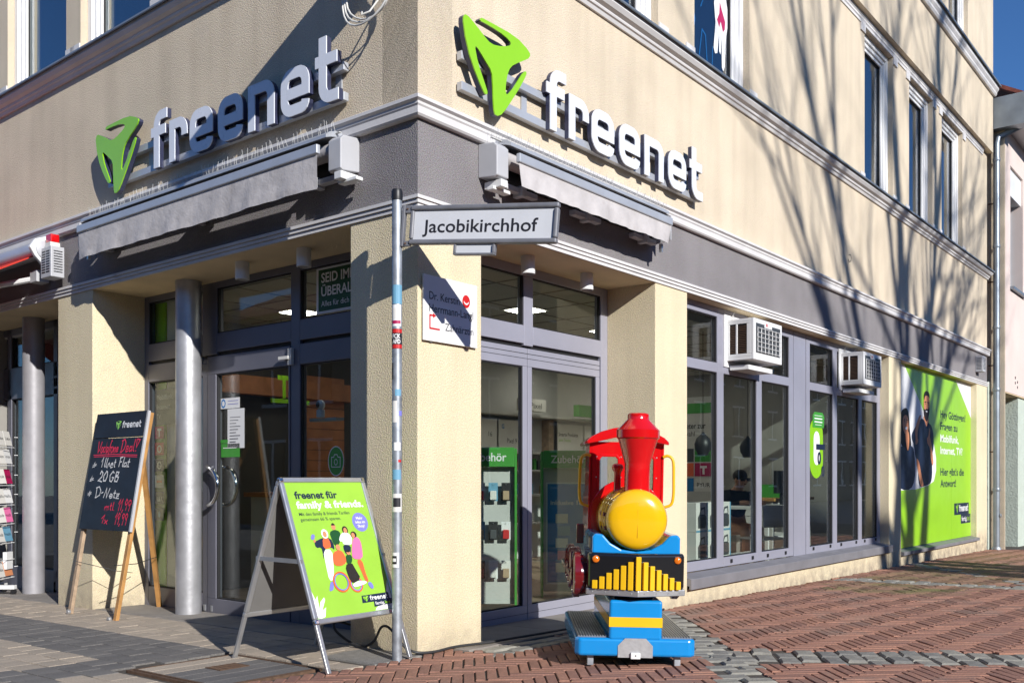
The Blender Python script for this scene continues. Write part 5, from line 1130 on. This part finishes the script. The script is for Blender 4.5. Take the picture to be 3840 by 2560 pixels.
for k, (m, tx, desc) in enumerate((('magenta', 'T', 'magenta square with white letter T'), ('red_print', 'O', 'red square with white ring'), ('ink_navy', 'O', 'navy square with white ring and dot'), ('paper', None, 'beige square with faint print'), ('ink_navy', '1&1', 'navy square with number lettering'), ('plastic_grey', None, 'dark square with teal drop, lowest'))):
    z = 1.53-k*.152
    t_ = notice('provider_tile', desc + ' in the column behind the left window', ML @ T(0,0,-.552), [('field', rect(-3.985,-3.835,z-.058,z+.058), m)], [(tx, -3.91, z-.035, .001, .07 if tx != '1&1' else .045, 'print_white', {'T': .06, 'O': .02, '1&1': .02}[tx], None, 'C')] if tx else [])
    t_['group'] = 'provider logo tiles'
    if k == 5: part('drop', MB().flat(disc(-3.91, z, .018, .03, 12), .0012), 'box_blue', t_)
    if k == 3: part('print', MB().box(-3.955, -3.865, z-.012, z+.012, .0006, .0011), 'orange_print', t_)
notice('inspection_sticker', 'white sticker with blue octagon seal on the left glass door', GL, [('field', rect(-2.905,-2.63,1.70,1.79), 'print_white'), ('seal', disc(-2.865,1.745,.034,.040,8), 'print_blue'), ('seal_centre', disc(-2.865,1.745,.020,.024,12), 'print_white'), ('line', rect(-2.80,-2.65,1.762,1.766), 'violet_print'), ('line', rect(-2.80,-2.65,1.735,1.739), 'violet_print')])
lines = [('line', rect(-2.77,-2.62-.03*(k % 3),1.62-k*.026,1.626-k*.026), 'sign_frame') for k in range(9)]
notice('opening_hours_sheet', 'pale paper sheet of small print on the left glass door', GL, [('sheet', rect(-2.805,-2.565,1.36,1.695), 'print_white')]+lines)
notice('push_sticker', 'green square sticker on the left glass door below the paper sheet', GL, [('field', rect(-2.90,-2.63,1.285,1.40), 'mid_green'), ('tab', rect(-2.905,-2.80,1.405,1.435), 'mid_green'), ('line', rect(-2.87,-2.68,1.36,1.367), 'print_white')])
notice('camera_sticker', 'oval green sticker with white camera outline beside the corner pillar', GL, [('rim', disc(-1.40,1.235,.092,.115,28), 'print_white'), ('field', disc(-1.40,1.235,.085,.107,28), 'mid_green')])
cs = [o for o in bpy.data.objects if o.name.startswith('camera_sticker')][0]
part('camera_outline', ribbon(MB(), [(-1.45,1.19),(-1.35,1.19),(-1.35,1.265),(-1.375,1.265),(-1.385,1.285),(-1.415,1.285),(-1.425,1.265),(-1.45,1.265),(-1.45,1.19)], .006, .0018), 'print_white', cs)
ring = disc(-1.40,1.228,.018,.022,14); part('lens', ribbon(MB(), ring+[ring[0]], .005, .0018), 'print_white', cs)
GR = MR @ T(0, 0, -.155)
zs = thing('zero_sticker', 'large lime green number zero promotion hanging in the farther shop window', 'notice', GR)
P = arc(6.98,1.62,.215,0,180,10)+arc(6.98,1.32,.215,180,360,10); part('field', MB().prism(P, 0, .004), 'logo_green', zs)
part('tab', MB().prism([(6.86,1.72),(7.21,1.72),(7.23,1.86),(7.17,1.905),(6.92,1.905),(6.86,1.86)], .005, .008), 'mid_green', zs)
part('tab_lines', MB().box(6.91,7.16,1.86,1.866,.0085,.009).box(6.91,7.16,1.82,1.835,.0085,.009).box(6.91,7.16,1.78,1.795,.0085,.009).box(6.93,7.14,1.75,1.756,.0085,.009), 'print_white', zs)
P = arc(6.99,1.58,.095,0,180,8)+arc(6.99,1.36,.095,180,360,8); part('counter', MB().flat(P, .0046), 'print_white', zs)
part('banner', MB().box(6.97, 7.24, 1.455, 1.52, .009, .012), 'ink_navy', zs)
text(zs, '0', 7.01, 1.28, .0125, .15, 'ink_navy', .02); text(zs, '0', 7.13, 1.13, .0125, .13, 'ink_navy', .02)

# ---------------------------------------------------------------- shop interior
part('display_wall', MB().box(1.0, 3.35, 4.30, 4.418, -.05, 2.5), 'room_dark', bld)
sw = thing('shelf_wall', 'white product shelf wall seen through the right glass door', 'shelf')
part('back_panel', MB().box(4.6, 9.30, 4.33, 4.418, -.05, 2.74), 'room_white', sw)
for z in (.45, .85, 1.20, 1.45, 1.98): part('shelf_board', MB().box(4.7, 9.2, 4.05, 4.33, z, z+.03), 'room_white', sw, bev=.004)
part('side_panel', MB().box(6.45, 6.6, 4.2, 4.33, 1.48, 1.97).box(7.0, 7.12, 4.2, 4.33, 1.48, 1.97), 'wood_worn', sw)
for a, b_, c, d_, m in ((5.3,5.78,1.49,1.92,'paper'), (5.82,6.40,1.49,1.92,'paper'), (7.2,7.85,1.49,1.92,'paper'), (7.9,8.2,1.49,1.92,'paper')): part('display_card', MB().box(a, b_, 4.18, 4.19, c, d_), m, sw)
CW = frame3((0,4.179,0), (1,0,0), (0,0,1))
text(sw, 'Pixel 9 Pro', 6.0, 1.60, .001, .07, 'ink', 0.0, .36, M=CW); text(sw, 'G', 5.88, 1.80, .001, .06, 'print_blue', .03, M=CW); text(sw, '16', 5.6, 1.68, .001, .07, 'ink', 0.0, M=CW); text(sw, 'Smarte Produkte', 7.22, 1.74, .001, .055, 'ink', .02, .5, M=CW); text(sw, 'zum Testen.', 7.22, 1.66, .001, .05, 'logo_green', 0.0, .32, M=CW)
part('shelf_topper', MB().box(6.05, 6.6, 3.95, 4.05, 2.05, 2.22), 'paper', sw); text(sw, 'G', 6.12, 2.09, .23, .08, 'print_blue', .03, M=CW); text(sw, 'Pixel', 6.24, 2.09, .23, .08, 'ink', 0.0, .26, M=CW)
part('shelf_topper', MB().box(7.35, 7.95, 3.9, 4.0, 2.03, 2.20), 'mid_green', sw)
kinds = [('paper', .08, .14), ('box_blue', .07, .15), ('plastic_grey', .07, .13), ('print_white', .1, .1), ('mid_green', .06, .16), ('cardboard', .12, .12)]
for z in (.48, .88, 1.23):
    x = 4.85
    while x < 9.0:
        m, w_, h_ = rng.choice(kinds)
        if rng.random() < .8:
            o = part('product_box', MB().box(-w_/2, w_/2, -.04, .04, 0, h_), m, None, T(x, 4.15, z+.0005) @ RZ(rng.uniform(-8, 8)))
            tag(o, {'paper':'cream','box_blue':'blue','plastic_grey':'dark','print_white':'white','mid_green':'green','cardboard':'brown'}[m]+' product pack on the '+{.48:'lowest',.88:'middle',1.23:'upper'}[z]+' board of the white shelf wall', 'box', 'product packs on the shelf wall')
        x += w_+rng.uniform(.03, .14)
def stand(x, y, rz, label, blue):
    t_ = thing('accessory_stand', label, 'display stand', T(x, y, -.055) @ RZ(rz), 'accessory display stands')
    part('body', MB().box(-.24, .24, -.10, .10, .05, 1.26), 'room_white', t_, bev=.005)
    part('side', MB().box(-.262, -.242, -.17, .17, .0, 1.42), 'mid_green', t_); part('side', MB().box(.242, .262, -.17, .17, .0, 1.42), 'mid_green', t_)
    part('header', MB().box(-.24, .24, -.185, -.10, 1.26, 1.43), 'mid_green', t_, bev=.004)
    F = frame3((0,-.1865,0), (1,0,0), (0,0,1)); text(t_, 'Zubeh\u00f6r', 0, 1.31, 0, .075, 'print_white', .015, .34, 'C', M=F)
    if blue:
        F2 = frame3((0,-.103,0), (1,0,0), (0,0,1))
        part('poster_edge', MB().box(-.215, .215, .12, 1.12, 0, .004), 'print_white', t_, F2); part('poster', MB().box(-.20, .20, .14, 1.105, .0045, .006), 'print_blue', t_, F2)
        text(t_, 'inklusive 1&1', 0, .90, .0066, .045, 'print_white', .02, .34, 'C', M=F2)
        for k in range(5): part('printed_card', MB().flat(rect(-.12+.02*(k%2), .0+.02*(k%2), .72-.12*k, .81-.12*k), .0066+.0001*k), ('paper', 'box_blue', 'print_white', 'pink_print', 'paper')[k], t_, F2)
    else:
        for r_ in range(3):
            for c_ in range(4):
                z = 1.02-r_*.34; x_ = -.17+c_*.112
                p_ = sub('hanging_pack', t_, T(x_, -.16, z))
                part('card', MB().box(-.04, .04, -.004, .004, -.06, .10), ('print_white', 'paper', 'box_blue', 'black')[(r_+c_) % 4], p_); part('blister', MB().box(-.028, .028, -.03, -.004, -.05, .03), ('plastic_grey', 'red_print', 'paper', 'cardboard')[(r_*2+c_) % 4], p_, bev=.006)
                part('peg', MB().tube([(0,.09,.085),(0,-.02,.085)], .003, 5), 'aluminium', p_)
    return t_
stand(2.20, 1.30, -51, 'green-headed accessory stand with hanging packs behind the left door leaf', False)
stand(3.42, 1.30, -51, 'green-headed accessory stand with blue poster behind the train ride', True)
# speaker cartons stacked behind the first window
for k, (x, z) in enumerate(((4.42,.26), (4.68,.26), (4.94,.26), (4.42,.56), (4.68,.56), (4.94,.56), (3.95,.26), (3.95,.56))):
    nm = ['lower left', 'lower middle', 'lower right', 'upper left', 'upper middle', 'upper right', 'lower', 'upper'][k]
    lab = f'{nm} carton of the pale blue-white speaker stack in the shop window' if k < 6 else f'{nm} of two dark speaker cartons behind the first pane'
    t_ = thing('speaker_carton', lab, 'box', T(x, .34, z), 'speaker cartons in the window')
    part('carton', MB().box(-.125, .125, 0, .22, 0, .298), 'paper' if k < 6 else 'plastic_grey', t_, bev=.003)
    part('print_edge', MB().box(-.125, .125, -.0012, -.0002, 0, .02).box(.10, .125, -.0012, -.0002, .02, .298), 'box_blue', t_)
    F = frame3((0,-.0014,0), (1,0,0), (0,0,1))
    part('printed_speaker', MB().flat([(-.085,.04),(.07,.04),(.085,.07),(.08,.16),(.055,.18),(-.06,.18),(-.09,.15)], .0), 'plastic_grey', t_, F)
    part('printed_handle', ribbon(MB(), [(-.05,.18),(-.02,.235),(.05,.245),(.06,.18)], .02, .0), 'plastic_grey', t_, F)
part('window_shelf', MB().box(3.55, 6.1, .22, .62, .20, .258), 'room_white', bld)
dk = thing('desk', 'light grey office desk behind the shop window, in front of the seated person', 'desk')
part('desk_top', MB().box(6.1, 7.4, .50, 1.0, .74, .775), 'room_white', dk, bev=.004)
for x in (6.14, 7.32):
    for y in (.54, .92): part('leg', MB().box(x, x+.04, y, y+.04, -.055, .74), 'white_paint', dk)
part('monitor', MB().box(6.9, 7.36, .62, .66, .92, 1.2).box(7.08, 7.16, .62, .66, .775, .92), 'black', dk)
# person at the desk
pt = thing('person', 'person with glasses and black sweater bent over a desk behind the shop window', 'person', T(6.98, 1.22, 0) @ RZ(-28))
def skin(name, pts, edges, rad, m, parent, lv=2):
    me = bpy.data.meshes.new(name); me.from_pydata(pts, edges, []); me.materials.append(MATS[m])
    o = link(name, me, parent); md = o.modifiers.new('skin', 'SKIN'); me.skin_vertices.new() if not me.skin_vertices else None
    for v, r_ in zip(me.skin_vertices[0].data, rad): v.radius = r_ if isinstance(r_, tuple) else (r_, r_)
    me.skin_vertices[0].data[0].use_root = True
    s_ = o.modifiers.new('sub', 'SUBSURF'); s_.levels = lv; s_.render_levels = lv; md.use_smooth_shade = True
    return o
bp_ = [(0,.10,.46),(0,.06,.66),(0,-.02,.86),(0,-.06,.96),(0,-.10,1.01),(0,-.14,1.06),(0,-.16,1.13),(.17,-.05,.88),(.23,-.16,.72),(.16,-.38,.80),(.10,-.46,.80),(-.17,-.05,.88),(-.23,-.16,.72),(-.16,-.38,.80),(-.10,-.46,.80),(.10,-.06,.46),(.11,-.36,.47),(.11,-.38,.20),(.11,-.38,.0),(-.10,-.06,.46),(-.11,-.36,.47),(-.11,-.38,.20),(-.11,-.38,.0)]
be = [(0,1),(1,2),(2,3),(3,4),(4,5),(5,6),(2,7),(7,8),(8,9),(9,10),(2,11),(11,12),(12,13),(13,14),(0,15),(15,16),(16,17),(17,18),(0,19),(19,20),(20,21),(21,22)]
br = [(.15,.12),(.14,.11),(.16,.11),.065,.055,(.085,.075),(.082,.085),.065,.05,.04,.03,.065,.05,.04,.03,.085,.07,.055,.045,.085,.07,.055,.045]
skin('body', bp_, be, br, 'skin', pt)
cp = bp_[:3]+[(0,-.055,.945)]+bp_[7:10]+bp_[11:14]; ce = [(0,1),(1,2),(2,3),(2,4),(4,5),(5,6),(2,7),(7,8),(8,9)]
skin('sweater', cp, ce, [(.17,.14),(.165,.13),(.19,.13),.085,.085,.066,.05,.085,.066,.05], 'cloth_black', pt)
part('hair', MB().ball((0,-.115,1.135), (.090,.098,.085), 18, 10), 'hair_dark', pt, smooth=True)
part('nose', MB().ball((0,-.235,1.075), (.014,.018,.02), 8, 6), 'skin', pt); part('ear', MB().ball((.082,-.14,1.08), (.012,.022,.03), 8, 6), 'skin', pt); part('ear', MB().ball((-.082,-.14,1.08), (.012,.022,.03), 8, 6), 'skin', pt)
part('glasses', MB().box(-.075, -.012, -.236, -.226, 1.07, 1.11).box(.012, .075, -.236, -.226, 1.07, 1.11).box(-.012, .012, -.236, -.228, 1.09, 1.10).box(.075, .085, -.23, -.13, 1.09, 1.10).box(-.085, -.075, -.23, -.13, 1.09, 1.10), 'black', pt)
part('mouth', MB().ball((0,-.222,1.032), (.022,.006,.006), 8, 5), 'maroon_gloss', pt)
# pendant lamps, provider board, garment under plastic, chairs
for x, y, lab in ((5.32, .80, 'black pendant lamp behind the first pane'), (6.55, .84, 'black pendant lamp above the seated person')):
    t_ = thing('pendant_lamp', lab, 'lamp', T(x, y, 0), 'pendant lamps in the shop')
    part('cord', MB().tube([(0,0,2.745),(0,0,1.60)], .004, 6), 'black', t_); part('shade', MB().lathe([(.012,1.62),(.02,1.60),(.075,1.55),(.095,1.49),(.09,1.43),(.06,1.38),(.06,1.36)], 22, cap=False), 'black', t_, smooth=True)
pb = thing('provider_board', 'wall board of coloured provider squares seen through the first pane', 'sign', frame3((9.348,0,0), (0,-1,0), (0,0,1)))
part('board', MB().box(-3.5, -2.65, .55, 2.40, 0, .012), 'room_white', pb)
part('board_header', MB().box(-3.45, -2.75, 2.14, 2.30, .013, .02), 'mid_green', pb)
text(pb, 'Anbieter zur', -3.40, 1.90, .0135, .09, 'ink', .02, .55); text(pb, 'Auswahl', -3.40, 1.78, .0135, .08, 'ink', 0.0, .36)
for k, (a, c, m) in enumerate(((-3.04,1.37,'mid_green'), (-3.04,1.14,'magenta'), (-3.04,.90,'paper'), (-3.30,1.37,'plastic_grey'), (-3.30,1.14,'orange_print'), (-3.30,.90,'print_blue'))):
    part('provider_square', MB().box(a, a+(.31 if a > -3.1 else .24), c, c+.21, .0135, .017), m, pb)
text(pb, 'T', -2.885, 1.18, .0176, .12, 'print_white', .06, None, 'C'); text(pb, 'PYUR', -2.885, .97, .0176, .07, 'ink', .01, None, 'C')
t_ = thing('plastic_cover', 'tall parasol-shaped thing under clear plastic sheeting behind the first pane', 'cover', T(4.35, .78, -.055))
part('sheeting', MB().lathe([(.02,2.12),(.05,2.05),(.12,1.80),(.16,1.40),(.19,.9),(.20,.75)], 14, cap=False), 'film', t_, smooth=True); part('rod', MB().tube([(0,0,0),(0,0,2.15)], .016, 8), 'wood', t_); part('foot', MB().lathe([(.16,0),(.16,.03),(.03,.05)], 20), 'plastic_grey', t_)
def chair(x, y, rz, m, label):
    t_ = thing('chair', label, 'chair', T(x, y, -.055) @ RZ(rz), 'shop chairs')
    part('seat', MB().box(-.21, .21, -.21, .21, .43, .455), m, t_, bev=.02); part('backrest', MB().box(-.2, .2, .18, .205, .58, .84), m, t_, bev=.02)
    for sx in (-.19, .19): part('leg', MB().tube([(sx,-.19,0),(sx,-.17,.43)], .010, 7), 'chrome', t_); part('leg', MB().tube([(sx,.22,0),(sx,.18,.43),(sx,.20,.80)], .010, 7), 'chrome', t_)
chair(6.5, .62, 160, 'room_white', 'pale chair with chrome legs behind the third pane of the first window'); chair(4.1, 1.25, 30, 'mid_green', 'lime green chair behind the first pane')
st = thing('sales_counter', 'white sales counter with wooden top behind the farther shop window', 'counter')
part('top', MB().box(7.7, 9.1, 1.0, 1.6, .80, .84), 'wood', st, bev=.004); part('panel', MB().box(7.75, 9.05, 1.05, 1.55, .60, .799), 'room_white', st); part('shelf', MB().box(7.75, 9.05, 1.05, 1.55, .30, .33), 'room_white', st); part('end', MB().box(9.0, 9.06, 1.04, 1.56, -.05, .59).box(7.74, 7.8, 1.04, 1.56, -.05, .59), 'room_white', st); part('tray', MB().box(8.2, 8.55, 1.1, 1.4, .841, 1.02), 'mid_green', st)
# what shows through the left door: counter with slatted front, timber slats, TV sign
ct = thing('slatted_cabinet', 'white louvred cabinet with wooden top behind the left glass door', 'cabinet')
part('carcass', MB().box(1.45, 2.35, 3.25, 3.75, -.055, .92), 'room_white', ct)
for k in range(12): part('louvre', MB().box(1.52, 1.86, 3.236, 3.2495, .12+k*.06, .135+k*.06), 'plastic_grey', ct); part('louvre', MB().box(1.94, 2.28, 3.236, 3.2495, .12+k*.06, .135+k*.06), 'plastic_grey', ct)
part('top', MB().box(1.40, 2.40, 3.2, 3.8, .921, .965), 'wood_orange', ct)
wp = thing('timber_panel', 'orange timber slat panel inside the shop behind the left entrance', 'panel')
for k in range(14): part('slat', MB().box(2.45, 3.05, 4.20, 4.235, .6+k*.118, .712+k*.118), 'wood_orange', wp)
part('beam', MB().box(1.3, 3.2, 4.10, 4.24, 1.98, 2.17), 'wood_orange', wp)
tv = thing('tv_sign', 'lime green letters spelling TV hung inside the left door', 'sign', frame3((0,3.6,0), (1,0,0), (0,0,1)))
text(tv, 'TV', 1.66, 1.92, 0, .22, 'logo_green', .03, .32); part('bar', MB().box(1.58, 2.05, 1.86, 1.90, -.01, .01), 'logo_green', tv); part('cord', MB().tube([(1.7,2.70,0),(1.7,2.1,0)], .003, 5).tube([(1.92,2.70,0),(1.92,2.1,0)], .003, 5), 'black', tv)
part('window_lining', MB().box(.585, .60, 3.86, 4.07, .0, 2.74), 'logo_green', bld); part('window_lining', MB().box(.60, .615, 3.2, 3.855, .0, 2.74), 'paper', bld)
wc = thing('door_camera', 'small white round security camera inside the pane beside the corner pillar', 'camera', ML @ T(-1.66, 1.63, -.60))
part('head', MB().ball((0,.05,0), (.035,.04,.035), 14, 9), 'white_paint', wc, smooth=True); part('lens', MB().ball((0,.05,.026), (.022,.026,.014), 12, 8), 'black', wc, smooth=True); part('stem', MB().box(-.03,.03,-.05,.012,-.02,.02), 'white_paint', wc, bev=.006)
part('shelf_ledge', MB().box(.62, .70, 1.50, 1.82, 1.555, 1.578), 'room_white', bld)
rk = thing('blind_rack', 'pale segmented vertical panel inside the pane at the corner pillar', 'panel')
for k in range(9): part('segment', MB().box(.95, .97, 1.05, 1.18, .5+k*.16, .652+k*.16), 'paper', rk)

# ---------------------------------------------------------------- what stands behind the viewer: a bare tree and the houses opposite
def bare_tree(x, y, label, seed, limbs, z0):
    trng = random.Random(seed); tr = thing('bare_tree', label, 'tree', T(x, y, 0), 'bare street trees behind the viewer'); tb = MB(); tw = MB()
    def grow(p, d, l, r_, lv, up=.10):
        n = 5; pts = [p]; rs = [r_]; q = p.copy(); dd = d.copy()
        for k in range(n):
            dd = (dd+Vector((trng.uniform(-.15,.15), trng.uniform(-.15,.15), trng.uniform(-.05,.11)))).normalized(); q = q+dd*(l/n); pts.append(q.copy()); rs.append(r_*(1-.42*(k+1)/n))
        (tb if lv < 2 else tw).tube(pts, rs, 9 if lv < 2 else (6 if lv < 4 else 3), cap=False)
        if lv >= 6: return
        for k in range(3 if lv < 4 else 2):
            a = trng.uniform(0, 6.283); sp = trng.uniform(.30, .68); x_ = dd.orthogonal().normalized(); y_ = dd.cross(x_)
            nd = (dd*math.cos(sp)+(x_*math.cos(a)+y_*math.sin(a))*math.sin(sp)); nd.z += up; i = trng.choice((2,3,4,5)) if k else 5
            grow(pts[i], nd.normalized(), l*trng.uniform(.58,.78), rs[i]*trng.uniform(.60,.78), lv+1)
    tb.tube([(0,0,-.1),(0,0,.5),(.05,.02,z0*.5),(.1,.03,z0+.2)], [.42,.34,.30,.27], 14, cap=False)
    for dx, dy, l_, r_ in limbs: grow(Vector((.1,.03,z0+.3*trng.random())), Vector((dx,dy,1)).normalized(), l_, r_, 1)
    part('trunk', tb, 'bark', tr, smooth=True); part('crown', tw, 'bark', tr, smooth=True)
bare_tree(4.4, -16.6, 'bare street tree opposite the facade whose limbs shade the far shop windows', 9, ((-.50,.1,4.6,.17), (-.20,-.2,5.6,.21), (.08,.15,6.0,.22), (.30,-.1,5.0,.19), (.62,.1,4.2,.15)), 6.0)
bare_tree(2.2, -19.2, 'second bare street tree, whose twigs shade the upper wall beside the sign', 21, ((-.25,.1,5.0,.19), (.12,-.1,5.6,.20), (.45,.1,4.8,.17), (.75,0,3.8,.13)), 8.0)
def opposite(name, label, M, length, h, wallm, rows):
    t_ = thing(name, label, 'building', M)
    part('wall', MB().box(0, length, -6, 0, -.5, h), wallm, t_)
    part('roof', MB().prism([(.3,h),(-6.4,h),(-3.2,h+1.6)], -.3, length+.3), 'roof_tile', t_, Matrix(((0,0,1,0),(1,0,0,0),(0,1,0,0),(0,0,0,1))))
    for r_ in range(rows):
        k = .9
        while k < length-1.5:
            part('window', MB().box(k, k+1.1, .001, .04, .7+r_*2.9, 2.3+r_*2.9), 'room_dark', t_); part('window_frame', MB().box(k-.08, k+1.18, .002, .06, .6+r_*2.9, .7+r_*2.9).box(k-.08, k+1.18, .002, .06, 2.3+r_*2.9, 2.4+r_*2.9).box(k+.5, k+.6, .041, .06, .7+r_*2.9, 2.3+r_*2.9), 'upvc', t_)
            k += 2.4
opposite('house_opposite', 'low brown house across the street, seen only in the door glass', T(-24, -21, 0), 34.5, 5.2, 'street_house', 2)
opposite('house_opposite', 'tall brown house across the street, seen only in the shop windows', T(12, -20, 0), 60, 10.2, 'street_house', 3)
opposite('house_opposite', 'low brown house across the lane, seen only in the left door glass', T(-14.5, 26, 0) @ RZ(-90), 44, 6.6, 'street_house', 2)
# ceiling lights inside the shop, visible as bright patches through the fanlights
for k, (x, y) in enumerate(((1.5,1.9), (1.7,3.3), (3.0,1.5), (4.4,3.4), (4.6,1.6), (6.4,2.6), (6.6,3.6), (8.2,1.9), (8.4,3.4))):
    t_ = thing('ceiling_light', 'square lit ceiling panel inside the shop, '+('first','second','third','fourth','fifth','sixth','seventh','eighth','ninth')[k]+' from the left door', 'ceiling light', T(x, y, 2.745), 'lit ceiling panels in the shop')
    part('frame', MB().box(-.17, .17, -.17, .17, -.012, -.0005), 'white_paint', t_); part('diffuser', MB().box(-.14, .14, -.14, .14, -.016, -.0125), 'lamp_glow', t_)
